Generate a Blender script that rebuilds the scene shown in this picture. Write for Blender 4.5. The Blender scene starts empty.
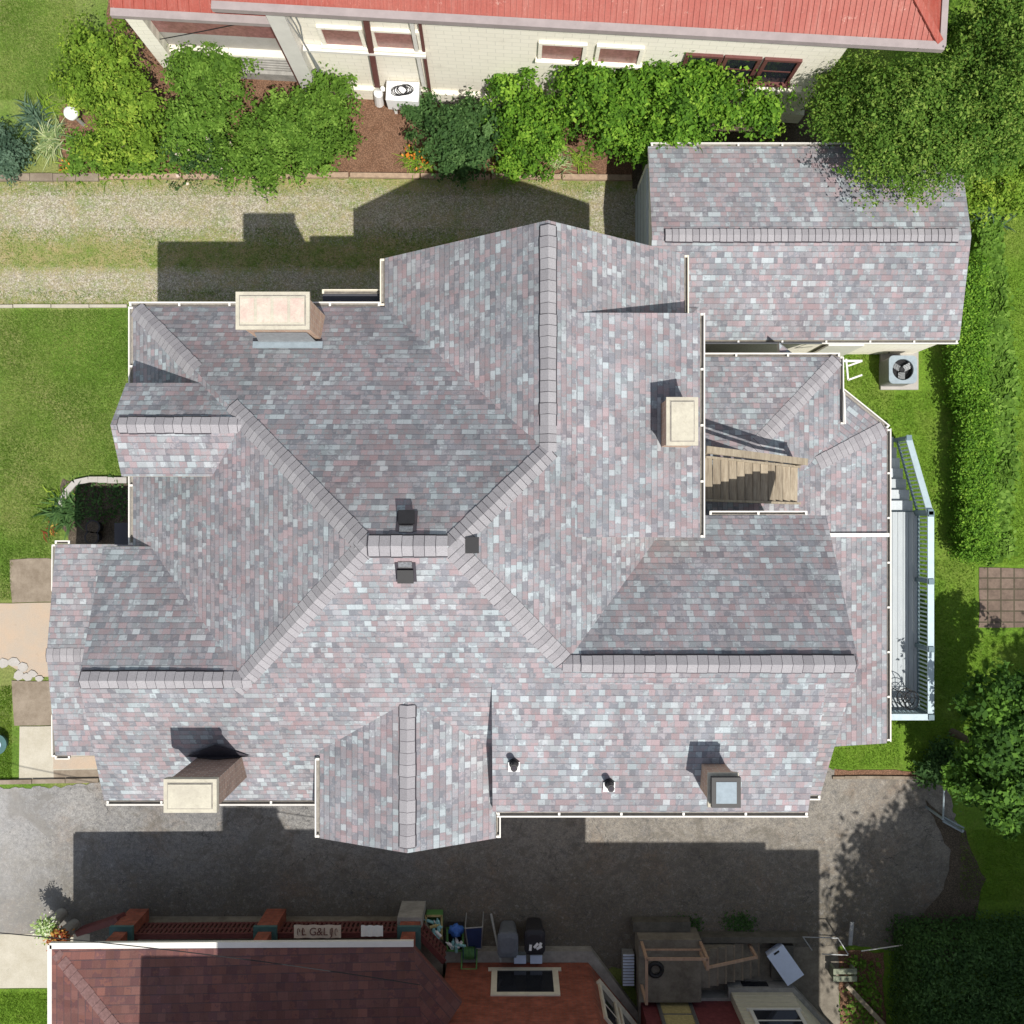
import bpy, math, random
import numpy as np
from mathutils import Vector, Matrix
random.seed(7)
rng = np.random.default_rng(7)
S = bpy.context.scene
COL = S.collection
H = 28.0; F = 1027.0
def P(px, py, h=0.0):
    k = (H - h) / F
    return Vector(((px - 512) * k, (512 - py) * k, h))
# ------------------------------------------------------------------ materials
class NT:
    def __init__(s, name):
        s.m = bpy.data.materials.new(name); s.m.use_nodes = True
        s.t = s.m.node_tree; s.t.nodes.clear()
        s.out = s.n('ShaderNodeOutputMaterial')
        s.b = s.n('ShaderNodeBsdfPrincipled'); s.l(s.b.outputs[0], s.out.inputs[0])
        s.b.inputs['Specular IOR Level'].default_value = .3
    def n(s, t, **k):
        nd = s.t.nodes.new(t)
        for a, v in k.items(): setattr(nd, a, v)
        return nd
    def l(s, a, b): s.t.links.new(a, b)
    def val(s, sock, v):
        if isinstance(v, (int, float)): sock.default_value = v
        elif isinstance(v, (tuple, list)):
            sock.default_value = tuple(v) + ((1,) if len(v) == 3 and len(sock.default_value) == 4 else ())
        else: s.l(v, sock)
    def math(s, op, a, b=0, c=0):
        nd = s.n('ShaderNodeMath', operation=op)
        s.val(nd.inputs[0], a); s.val(nd.inputs[1], b); s.val(nd.inputs[2], c)
        return nd.outputs[0]
    def co(s, kind='Object'):
        if not hasattr(s, 'tc'): s.tc = s.n('ShaderNodeTexCoord')
        return s.tc.outputs[kind]
    def noise(s, scale, detail=4, rough=.6, vec=None, dist=0):
        nd = s.n('ShaderNodeTexNoise'); s.l(vec or s.co(), nd.inputs['Vector'])
        nd.inputs['Scale'].default_value = scale; nd.inputs['Detail'].default_value = detail
        nd.inputs['Roughness'].default_value = rough; nd.inputs['Distortion'].default_value = dist
        return nd.outputs['Fac']
    def vor(s, scale, feature='F1', vec=None, out='Distance', rand=1):
        nd = s.n('ShaderNodeTexVoronoi', feature=feature); s.l(vec or s.co(), nd.inputs['Vector'])
        nd.inputs['Scale'].default_value = scale; nd.inputs['Randomness'].default_value = rand
        return nd.outputs[out]
    def ramp(s, fac, stops, interp='LINEAR'):
        nd = s.n('ShaderNodeValToRGB'); cr = nd.color_ramp; cr.interpolation = interp
        while len(cr.elements) < len(stops): cr.elements.new(.5)
        for e, (p, c) in zip(cr.elements, stops):
            e.position = p; e.color = (c, c, c, 1) if isinstance(c, (int, float)) else tuple(c) + (1,)
        s.l(fac, nd.inputs[0]); return nd.outputs[0]
    def mix(s, fac, a, b, mode='MIX'):
        nd = s.n('ShaderNodeMix', data_type='RGBA', blend_type=mode)
        s.val(nd.inputs[0], fac); s.val(nd.inputs[6], a); s.val(nd.inputs[7], b)
        return nd.outputs[2]
    def bump(s, h, strength=.5, dist=.02):
        nd = s.n('ShaderNodeBump'); nd.inputs['Strength'].default_value = strength
        nd.inputs['Distance'].default_value = dist; s.l(h, nd.inputs['Height'])
        s.l(nd.outputs[0], s.b.inputs['Normal'])
    def base(s, c, rough=.9):
        s.val(s.b.inputs['Base Color'], c); s.val(s.b.inputs['Roughness'], rough)
        return s.m
def plain(name, c, rough=.7, var=.15, scale=6, metal=0, bump=0):
    t = NT(name); f = t.noise(scale, 5, .7)
    k = t.ramp(f, [(.3, 1 - var), (.7, 1 + var)])
    t.b.inputs['Metallic'].default_value = metal
    if bump: t.bump(f, bump, .01)
    return t.base(t.mix(1, tuple(c), k, 'MULTIPLY'), rough)

def shingle_mat(name, cols, w=.24, e=.143, dark=.45, bumps=.6):
    t = NT(name)
    sx = t.n('ShaderNodeSeparateXYZ'); t.l(t.co('UV'), sx.inputs[0])
    u, v = sx.outputs[0], sx.outputs[1]
    vr = t.math('DIVIDE', v, e); row = t.math('FLOOR', vr); fr = t.math('FRACT', vr)
    W = t.math('MULTIPLY_ADD', row, 17.371, t.math('DIVIDE', u, w))
    vo = t.n('ShaderNodeTexVoronoi', voronoi_dimensions='1D'); t.l(W, vo.inputs['W']); vo.inputs['Scale'].default_value = 1
    vo.inputs['Randomness'].default_value = .75
    ed = t.n('ShaderNodeTexVoronoi', voronoi_dimensions='1D', feature='DISTANCE_TO_EDGE'); t.l(W, ed.inputs['W']); ed.inputs['Scale'].default_value = 1
    ed.inputs['Randomness'].default_value = .75
    sc = t.n('ShaderNodeSeparateColor'); t.l(vo.outputs['Color'], sc.inputs[0])
    r, g = sc.outputs[0], sc.outputs[1]
    cl = t.noise(3.2, 3, .7, t.co('UV'))
    r = t.math('FRACT', t.math('ADD', t.math('MULTIPLY', r, .999), 0)); rr = t.math('MINIMUM', .999, t.math('MAXIMUM', 0, t.math('MULTIPLY_ADD', t.math('SUBTRACT', cl, .5), 1.0, t.math('MULTIPLY_ADD', r, .96, .02))))
    stops = []; p = 0
    for wt, c in cols: stops.append((p, c)); p += wt
    c = t.ramp(rr, stops, 'CONSTANT')
    c = t.mix(1, c, t.ramp(g, [(0, .84), (1, 1.16)]), 'MULTIPLY')
    uvv = t.co('UV')
    gr = t.ramp(t.noise(55, 3, .8, uvv), [(.25, .72), (.75, 1.25)])
    big = t.ramp(t.noise(.55, 4, .6), [(.3, .86), (.7, 1.1)])
    c = t.mix(1, c, gr, 'MULTIPLY'); c = t.mix(1, c, big, 'MULTIPLY')
    tint = t.ramp(t.noise(.9, 3, .6), [(.42, (1, 1, 1)), (.7, (1.07, .95, .94))])
    c = t.mix(1, c, tint, 'MULTIPLY')
    mp = t.n('ShaderNodeMapping'); t.l(uvv, mp.inputs[0]); mp.inputs['Scale'].default_value = (2.2, .25, 1)
    c = t.mix(1, c, t.ramp(t.noise(1, 5, .7, mp.outputs[0]), [(.3, .88), (.7, 1.1)]), 'MULTIPLY')
    # butt joint and tab slots; butt line darkened as each course's shadow
    line = t.math('LESS_THAN', fr, .12)
    slot = t.math('MULTIPLY', t.math('LESS_THAN', ed.outputs[0], .045), t.math('GREATER_THAN', g, .35))
    m = t.math('MAXIMUM', t.math('MULTIPLY', line, t.ramp(r, [(0, .55), (1, 1)])), t.math('MULTIPLY', slot, .3))
    c = t.mix(t.math('MULTIPLY', m, dark), c, (.045, .045, .055))
    hgt = t.math('ADD', t.math('SUBTRACT', 1, fr), t.math('MULTIPLY', r, .5))
    t.bump(hgt, bumps, .012)
    return t.base(c, .95)
M = {}
M['shingle'] = shingle_mat('grey_mauve_shingles', [(.15, (.272, .228, .242)), (.14, (.242, .232, .25)), (.15, (.185, .193, .216)), (.17, (.242, .248, .268)),
     (.1, (.262, .242, .256)), (.13, (.24, .264, .284)), (.16, (.312, .352, .372))], w=.14, e=.136, dark=.5)
M['brown_shingle'] = shingle_mat('maroon_shingles', [(.25, (.14, .067, .06)), (.3, (.15, .075, .066)), (.25, (.125, .062, .062)), (.2, (.17, .08, .066))], w=.2, e=.2, dark=.6)
M['dark_shingle'] = shingle_mat('slate_dark_shingles', [(.5, (.06, .065, .08)), (.5, (.08, .085, .1))])
def cap_mat():
    t = NT('ridge_cap_shingle')
    wn = t.n('ShaderNodeTexWhiteNoise', noise_dimensions='1D')
    sx = t.n('ShaderNodeSeparateXYZ'); t.l(t.co('UV'), sx.inputs[0]); t.l(t.math('FLOOR', sx.outputs[0]), wn.inputs['W'])
    c = t.ramp(wn.outputs['Value'], [(0, (.245, .235, .25)), (.5, (.275, .265, .28)), (1, (.305, .295, .31))])
    c = t.mix(1, c, t.ramp(t.noise(50, 3, .8), [(.3, .8), (.7, 1.2)]), 'MULTIPLY')
    return t.base(c, .95)
M['cap'] = cap_mat()
M['cap_brown'] = plain('brown_hip_shingle', (.17, .1, .095), .95, .25, 14)
M['cap_edge'] = plain('cut_shingle_edge', (.05, .045, .055), .95)
M['white'] = plain('white_painted_aluminium', (.66, .64, .6), .45, .06, 3)
M['cream'] = plain('cream_fascia_paint', (.66, .61, .5), .6, .1, 5)
M['soffit'] = plain('soffit_boards', (.5, .48, .44), .8)
M['siding'] = plain('pale_siding', (.5, .47, .42), .8, .08)
M['lid'] = plain('pale_metal_lid', (.25, .3, .335), .75, .12, 8, 0)
M['black'] = plain('black_metal', (.015, .015, .017), .5)
M['vent_metal'] = plain('galvanised_vent_metal', (.3, .3, .3), .35, .4, 25, .7)
M['lead'] = plain('weathered_flashing', (.3, .31, .32), .55, .2, 12, .3)
M['glass'] = plain('dark_window_glass', (.02, .023, .03), .08, .1)
def brick_mat(name, c1, c2, mortar, sc=1.0, bw=.215, rh=.075, soot=.15):
    t = NT(name); b = t.n('ShaderNodeTexBrick')
    # box mapping from object coords: (x+y, z)
    sx = t.n('ShaderNodeSeparateXYZ'); t.l(t.co(), sx.inputs[0])
    cb = t.n('ShaderNodeCombineXYZ'); t.l(t.math('ADD', sx.outputs[0], sx.outputs[1]), cb.inputs[0]); t.l(sx.outputs[2], cb.inputs[1])
    t.l(cb.outputs[0], b.inputs['Vector'])
    b.inputs['Scale'].default_value = sc; b.inputs['Brick Width'].default_value = bw; b.inputs['Row Height'].default_value = rh
    b.inputs['Mortar Size'].default_value = .008; b.inputs['Color1'].default_value = c1 + (1,); b.inputs['Color2'].default_value = c2 + (1,)
    b.inputs['Mortar'].default_value = mortar + (1,)
    c = t.mix(1, b.outputs['Color'], t.ramp(t.noise(3, 5, .7), [(.3, 1 - soot), (.7, 1 + soot)]), 'MULTIPLY')
    t.bump(b.outputs['Fac'], -.4, .008)
    return t.base(c, .9)
M['chimney_brick'] = brick_mat('buff_chimney_brick', (.52, .36, .25), (.42, .25, .18), (.5, .45, .38))
M['red_chimney_brick'] = brick_mat('brown_chimney_brick', (.3, .2, .155), (.21, .135, .105), (.34, .31, .27))
M['red_brick'] = brick_mat('red_wall_brick', (.31, .085, .052), (.23, .065, .042), (.18, .09, .07), soot=.35)
M['stone'] = plain('grey_foundation_stone', (.3, .29, .27), .9, .25, 4, 0, .5)
def crown_mat(name, c, patch):
    t = NT(name)
    c0 = t.mix(t.ramp(t.noise(3, 6, .75), [(.4, 0), (.62, 1)]), c, patch)
    c0 = t.mix(t.ramp(t.noise(14, 5, .8), [(.55, 0), (.72, .6)]), c0, (.32, .29, .22))
    t.bump(t.noise(20, 6, .8), .6, .02)
    return t.base(c0, .9)
M['mortar_pink'] = crown_mat('pinkish_mortar_crown', (.55, .49, .41), (.5, .38, .33))
M['mortar_cream'] = crown_mat('cream_concrete_cap', (.5, .47, .38), (.42, .39, .32))
def grass_mat(name, a, b, dry, dryamt=.62):
    t = NT(name)
    n1 = t.noise(1.3, 6, .7); n2 = t.noise(17, 6, .85); n3 = t.noise(.35, 4, .6); n4 = t.noise(90, 3, .9)
    c = t.mix(t.ramp(n1, [(.35, 0), (.65, 1)]), a, b)
    c = t.mix(t.ramp(n3, [(dryamt - .12, 0), (dryamt + .1, .75)]), c, dry)
    c = t.mix(t.ramp(t.noise(3.1, 5, .75), [(.55, 0), (.75, .5)]), c, dry)
    c = t.mix(1, c, t.ramp(n2, [(.3, .5), (.7, 1.55)]), 'MULTIPLY')
    c = t.mix(1, c, t.ramp(n4, [(.3, .6), (.7, 1.45)]), 'MULTIPLY')
    t.bump(t.math('ADD', n2, n4), .9, .05)
    return t.base(c, 1)
M['grass'] = grass_mat('lawn_grass', (.115, .215, .026), (.165, .285, .04), (.32, .32, .12), .54)
M['lush'] = grass_mat('lush_grass', (.115, .23, .018), (.18, .31, .03), (.26, .3, .07), .62)
def gravel_mat():
    t = NT('grassy_gravel')
    v = t.vor(38, out='Color'); sc = t.n('ShaderNodeSeparateColor'); t.l(v, sc.inputs[0])
    g = t.ramp(sc.outputs[0], [(0, (.17, .145, .115)), (.5, (.31, .275, .23)), (1, (.52, .48, .42))])
    g = t.mix(1, g, t.ramp(t.noise(60, 3, .8), [(.3, .75), (.7, 1.25)]), 'MULTIPLY')
    gr = t.mix(t.ramp(t.noise(2.2, 5, .7), [(.35, 0), (.62, 1)]), (.125, .175, .035), (.26, .22, .105))
    gr = t.mix(1, gr, t.ramp(t.noise(30, 5, .85), [(.3, .55), (.7, 1.6)]), 'MULTIPLY')
    sx = t.n('ShaderNodeSeparateXYZ'); t.l(t.co(), sx.inputs[0]); y = sx.outputs[1]
    def band(c, w): return t.ramp(t.math('DIVIDE', t.math('ABSOLUTE', t.math('SUBTRACT', y, c)), w), [(.45, 1), (1, 0)])
    m = t.math('MAXIMUM', band(8.15, 1.0), band(6.15, .65))
    m2 = t.math('ADD', t.math('MULTIPLY', m, .2), t.math('ADD', t.math('MULTIPLY_ADD', t.noise(11, 9, .95), 1.7, -.48), t.math('MULTIPLY', t.noise(.9, 4, .6), .35)))
    mm = t.ramp(m2, [(.6, .0), (.82, .92)])
    # gravel further right fades to bare dirt
    t.bump(sc.outputs[1], .5, .02)
    return t.base(t.mix(mm, gr, g), 1)
M['gravel'] = gravel_mat()
def asphalt_mat():
    t = NT('cracked_asphalt')
    c = t.mix(t.ramp(t.noise(.45, 4, .6), [(.4, 0), (.62, 1)]), (.175, .172, .17), (.26, .252, .24))
    sx = t.n('ShaderNodeSeparateXYZ'); t.l(t.co(), sx.inputs[0])
    xm = t.ramp(t.math('ADD', t.math('DIVIDE', sx.outputs[0], 20), .5), [(.35, 0), (.58, 1)])
    c = t.mix(t.math('MULTIPLY', xm, .75), c, (.235, .21, .175))
    lm = t.ramp(t.math('ADD', t.math('DIVIDE', sx.outputs[0], 20), .75), [(.0, 1), (.18, 0)])
    c = t.mix(t.math('MULTIPLY', lm, .35), c, (.42, .415, .41))
    c = t.mix(t.ramp(t.noise(2.4, 8, .8, None, 1.2), [(.5, 0), (.72, .8)]), c, (.075, .075, .08))
    c = t.mix(t.ramp(t.noise(1.1, 5, .7), [(.6, 0), (.75, .5)]), c, (.3, .22, .15))
    moss = t.ramp(t.math('ADD', t.math('DIVIDE', sx.outputs[1], -5), t.math('MULTIPLY', t.noise(1.2, 7, .8), .9)), [(.0, 0), (1, 1)])  # unused mask, early form of the painted south-side shade
    stain_shade = t.math('MULTIPLY', t.ramp(t.math('MULTIPLY_ADD', sx.outputs[1], -.4, t.math('MULTIPLY_ADD', t.noise(.9, 8, .8), 2.6, -4.7)), [(.1, 0), (.9, 1)]), .75)  # noise stains, heavier southward to paint in the neighbour houses' shade
    c = t.mix(stain_shade, c, (.1, .085, .06))
    c = t.mix(t.ramp(t.noise(.55, 6, .7), [(.5, 0), (.66, .5)]), c, (.19, .14, .1))
    c = t.mix(1, c, t.ramp(t.noise(40, 4, .9), [(.3, .5), (.7, 1.5)]), 'MULTIPLY')
    wv = t.n('ShaderNodeVectorMath', operation='ADD'); nn = t.n('ShaderNodeTexNoise'); nn.inputs['Scale'].default_value = 3; nn.inputs['Detail'].default_value = 5
    t.l(t.co(), nn.inputs['Vector']); sc = t.n('ShaderNodeVectorMath', operation='SCALE'); t.l(nn.outputs['Color'], sc.inputs[0]); sc.inputs['Scale'].default_value = .5
    t.l(t.co(), wv.inputs[0]); t.l(sc.outputs[0], wv.inputs[1])
    cr = t.vor(1.5, 'DISTANCE_TO_EDGE', wv.outputs[0])
    crk = t.math('MULTIPLY', t.math('LESS_THAN', cr, .009), t.ramp(t.noise(1.2, 3), [(.48, 0), (.62, .7)]))
    cr2 = t.vor(6, 'DISTANCE_TO_EDGE', wv.outputs[0])
    crk2 = t.math('MULTIPLY', t.math('LESS_THAN', cr2, .035), t.ramp(t.noise(.8, 3), [(.52, 0), (.66, .45)]))
    c = t.mix(t.ramp(t.noise(9, 8, .9), [(.47, 0), (.62, .75)]), c, (.085, .085, .09))
    c = t.mix(t.ramp(t.noise(6, 8, .9), [(.53, 0), (.68, .6)]), c, (.4, .385, .36))
    c = t.mix(t.ramp(t.noise(.7, 9, .75, None, 2), [(.52, 0), (.6, .55)]), c, (.11, .1, .085))
    c = t.mix(t.math('MAXIMUM', crk, crk2), c, (.05, .05, .05))
    c = t.mix(t.math('MULTIPLY', lm, .42), c, (.42, .415, .405))
    t.bump(t.noise(60, 4, .8), .5, .01)
    return t.base(c, .95)
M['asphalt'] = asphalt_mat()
def soil_mat(name, a, b):
    t = NT(name)
    c = t.mix(t.ramp(t.noise(3, 6, .8), [(.35, 0), (.65, 1)]), a, b)
    c = t.mix(1, c, t.ramp(t.vor(30), [(.0, 1.4), (.6, .6)]), 'MULTIPLY')
    t.bump(t.noise(35, 5, .8), .8, .03)
    return t.base(c, 1)
M['mulch'] = soil_mat('brown_mulch', (.19, .1, .06), (.27, .155, .1))
M['dirt'] = soil_mat('bare_dirt', (.09, .07, .05), (.15, .12, .09))
def conc(name, a, b, sc=1.5):
    t = NT(name)
    c = t.mix(t.ramp(t.noise(sc, 7, .75), [(.35, 0), (.65, 1)]), a, b)
    c = t.mix(t.ramp(t.noise(sc * 5, 6, .8), [(.6, 0), (.8, .5)]), c, tuple(x * .45 for x in a))
    c = t.mix(1, c, t.ramp(t.noise(50, 3, .9), [(.3, .85), (.7, 1.15)]), 'MULTIPLY')
    t.bump(t.noise(50, 4, .8), .3, .01)
    return t.base(c, .9)
M['conc_pale'] = conc('pale_concrete', (.36, .33, .26), (.45, .42, .35), 1)
M['conc_tan'] = conc('tan_concrete', (.42, .32, .235), (.36, .31, .255), 1)
M['conc_brown'] = conc('stained_concrete', (.17, .135, .1), (.27, .225, .175), 2)
M['conc_grey'] = conc('grey_concrete', (.12, .105, .085), (.24, .215, .175), 1.6)
M['conc_pad'] = conc('ac_pad_concrete', (.4, .38, .36), (.34, .32, .29), 2)
M['wood_old'] = None
def wood_mat(name, a, b, sc=2):
    t = NT(name)
    mp = t.n('ShaderNodeMapping'); t.l(t.co(), mp.inputs[0]); mp.inputs['Scale'].default_value = (8, 1, 8)
    c = t.mix(t.ramp(t.noise(sc, 6, .75, mp.outputs[0]), [(.35, 0), (.65, 1)]), a, b)
    wn = t.n('ShaderNodeObjectInfo')
    c = t.mix(1, c, t.ramp(wn.outputs['Random'], [(0, .78), (1, 1.2)]), 'MULTIPLY')
    return t.base(c, .9)
M['wood_old'] = wood_mat('weathered_stair_wood', (.36, .31, .235), (.21, .17, .125))
M['rail_wood'] = wood_mat('stained_rail_wood', (.5, .34, .24), (.36, .23, .16))
M['deck_blue'] = wood_mat('grey_blue_deck_paint', (.52, .56, .58), (.45, .49, .52))
M['rail_blue'] = plain('slate_blue_rail_paint', (.13, .19, .22), .6, .1)
M['rail_light'] = plain('pale_blue_rail_top', (.42, .52, .56), .6, .1)
def redmetal():
    t = NT('red_metal_roof')
    c = t.mix(t.ramp(t.noise(.8, 5, .7), [(.35, 0), (.65, 1)]), (.27, .052, .036), (.3, .078, .056))
    mp = t.n('ShaderNodeMapping'); t.l(t.co(), mp.inputs[0]); mp.inputs['Scale'].default_value = (12, .6, 1)
    c = t.mix(t.ramp(t.noise(1, 6, .8, mp.outputs[0]), [(.5, 0), (.75, .6)]), c, (.36, .17, .14))
    c = t.mix(t.ramp(t.noise(5, 8, .85), [(.6, 0), (.68, .7)]), c, (.5, .36, .3))
    c = t.mix(1, c, t.ramp(t.noise(20, 5, .85), [(.3, .8), (.7, 1.2)]), 'MULTIPLY')
    return t.base(c, .55)
M['red_roof'] = redmetal()
M['gutter_grey'] = plain('mauve_grey_gutter', (.31, .265, .26), .6, .12, 3)
def stucco():
    t = NT('cream_painted_block')
    br = t.n('ShaderNodeTexBrick'); sx = t.n('ShaderNodeSeparateXYZ'); t.l(t.co(), sx.inputs[0]); cb = t.n('ShaderNodeCombineXYZ')
    t.l(sx.outputs[0], cb.inputs[0]); t.l(sx.outputs[2], cb.inputs[1]); t.l(cb.outputs[0], br.inputs['Vector']); br.inputs['Scale'].default_value = 1
    br.inputs['Brick Width'].default_value = .4; br.inputs['Row Height'].default_value = .2; br.inputs['Mortar Size'].default_value = .008
    for k, v in (('Color1', (.86, .82, .71, 1)), ('Color2', (.83, .79, .68, 1)), ('Mortar', (.68, .65, .56, 1))): br.inputs[k].default_value = v
    c = t.mix(t.ramp(t.noise(1.4, 6, .75), [(.55, 0), (.8, .5)]), br.outputs['Color'], (.56, .52, .43))
    return t.base(c, .85)
M['cream_wall'] = stucco()
M['cream_siding'] = plain('cream_clapboard', (.56, .52, .41), .8, .08)
M['maroon'] = plain('peeling_maroon_paint', (.16, .04, .045), .7, .3, 8)
M['maroon_rail'] = plain('dark_red_rail_paint', (.12, .035, .035), .7, .2)
M['teal'] = plain('teal_trim_paint', (.06, .13, .13), .7)
M['brown_trim'] = plain('dark_red_brown_trim', (.13, .05, .045), .6)
M['pinkpane'] = plain('reddish_window_reflection', (.27, .13, .12), .25, .3, 9)
M['plastic_grey'] = plain('grey_bin_plastic', (.13, .145, .17), .5)
M['plastic_black'] = plain('black_bin_plastic', (.025, .025, .03), .45)
M['blue'] = plain('blue_plastic', (.05, .15, .5), .5, .3, 20)
M['navy'] = plain('navy_fabric', (.03, .05, .14), .8)
M['green'] = plain('green_plastic', (.1, .25, .08), .5)
M['cyan'] = plain('clear_bottle_plastic', (.25, .5, .52), .3, .3, 20)
M['yellowish'] = plain('tan_packaging', (.42, .35, .16), .6, .3, 15)
M['whiteplastic'] = plain('white_plastic', (.8, .8, .8), .4, .04)
M['bluewhite'] = plain('pale_blue_enamel', (.6, .68, .85), .4, .05)
M['cloth'] = plain('printed_banner_cloth', (.62, .52, .44), .9, .08)
M['bark'] = plain('grey_brown_bark', (.13, .1, .075), .95, .3, 10, 0, .5)
M['concrete_block'] = conc('dark_concrete_block', (.07, .065, .055), (.13, .12, .1), 3)
def paver():
    t = NT('worn_paving_slabs'); b = t.n('ShaderNodeTexBrick'); t.l(t.co(), b.inputs['Vector']); b.inputs['Scale'].default_value = 1
    b.offset = 0; b.inputs['Brick Width'].default_value = .36; b.inputs['Row Height'].default_value = .3; b.inputs['Mortar Size'].default_value = .02
    for k, v in (('Color1', (.17, .125, .1, 1)), ('Color2', (.13, .095, .075, 1)), ('Mortar', (.07, .06, .04, 1))): b.inputs[k].default_value = v
    c = t.mix(1, b.outputs['Color'], t.ramp(t.noise(4, 6, .8), [(.3, .65), (.7, 1.3)]), 'MULTIPLY')
    return t.base(c, .95)
M['paver'] = paver()
def leaf_mat(name, a, b, c, trans=.35):
    t = NT(name); at = t.n('ShaderNodeAttribute'); at.attribute_name = 'tone'
    col = t.ramp(at.outputs['Fac'], [(0, a), (.55, b), (1, c)])
    t.base(col, .75); t.b.inputs['Specular IOR Level'].default_value = .25
    tr = t.n('ShaderNodeBsdfTranslucent'); t.l(t.mix(1, col, (1.2, 1.25, .6), 'MULTIPLY'), tr.inputs[0])
    mx = t.n('ShaderNodeMixShader'); mx.inputs[0].default_value = trans
    t.l(t.b.outputs[0], mx.inputs[1]); t.l(tr.outputs[0], mx.inputs[2]); t.l(mx.outputs[0], t.out.inputs[0])
    return t.m
M['leaf_yel'] = leaf_mat('yellow_green_leaves', (.1, .18, .015), (.18, .3, .03), (.34, .44, .06))
M['leaf_mid'] = leaf_mat('mid_green_leaves', (.06, .13, .014), (.115, .225, .025), (.22, .36, .06))
M['leaf_bright'] = leaf_mat('bright_green_leaves', (.05, .125, .012), (.12, .26, .02), (.27, .44, .05))
M['leaf_dark'] = leaf_mat('dark_glossy_leaves', (.03, .075, .02), (.06, .13, .035), (.12, .22, .07))
M['leaf_deep'] = leaf_mat('deep_green_leaves', (.03, .08, .012), (.065, .15, .02), (.15, .3, .04))
M['leaf_olive'] = leaf_mat('olive_green_leaves', (.05, .12, .012), (.12, .22, .028), (.28, .38, .075))
M['leaf_blue'] = leaf_mat('blue_green_leaves', (.04, .08, .05), (.08, .14, .09), (.14, .22, .15))
M['blade'] = leaf_mat('grass_blades', (.1, .19, .02), (.17, .29, .04), (.34, .4, .12))
M['blade_lush'] = leaf_mat('lush_grass_blades', (.09, .18, .01), (.14, .25, .02), (.24, .34, .05))
M['variegated'] = leaf_mat('variegated_blades', (.14, .22, .1), (.32, .4, .16), (.6, .62, .4))
M['red_leaf'] = leaf_mat('red_yellow_leaves', (.2, .03, .02), (.35, .09, .03), (.6, .42, .1))
M['white_leaf'] = leaf_mat('white_green_leaves', (.15, .3, .05), (.45, .55, .25), (.85, .85, .8))
M['orange_petal'] = leaf_mat('orange_petals', (.6, .16, .02), (.75, .25, .03), (.8, .4, .08))
M['pale_petal'] = leaf_mat('pale_pink_petals', (.6, .45, .4), (.75, .6, .55), (.85, .78, .72))

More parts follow.
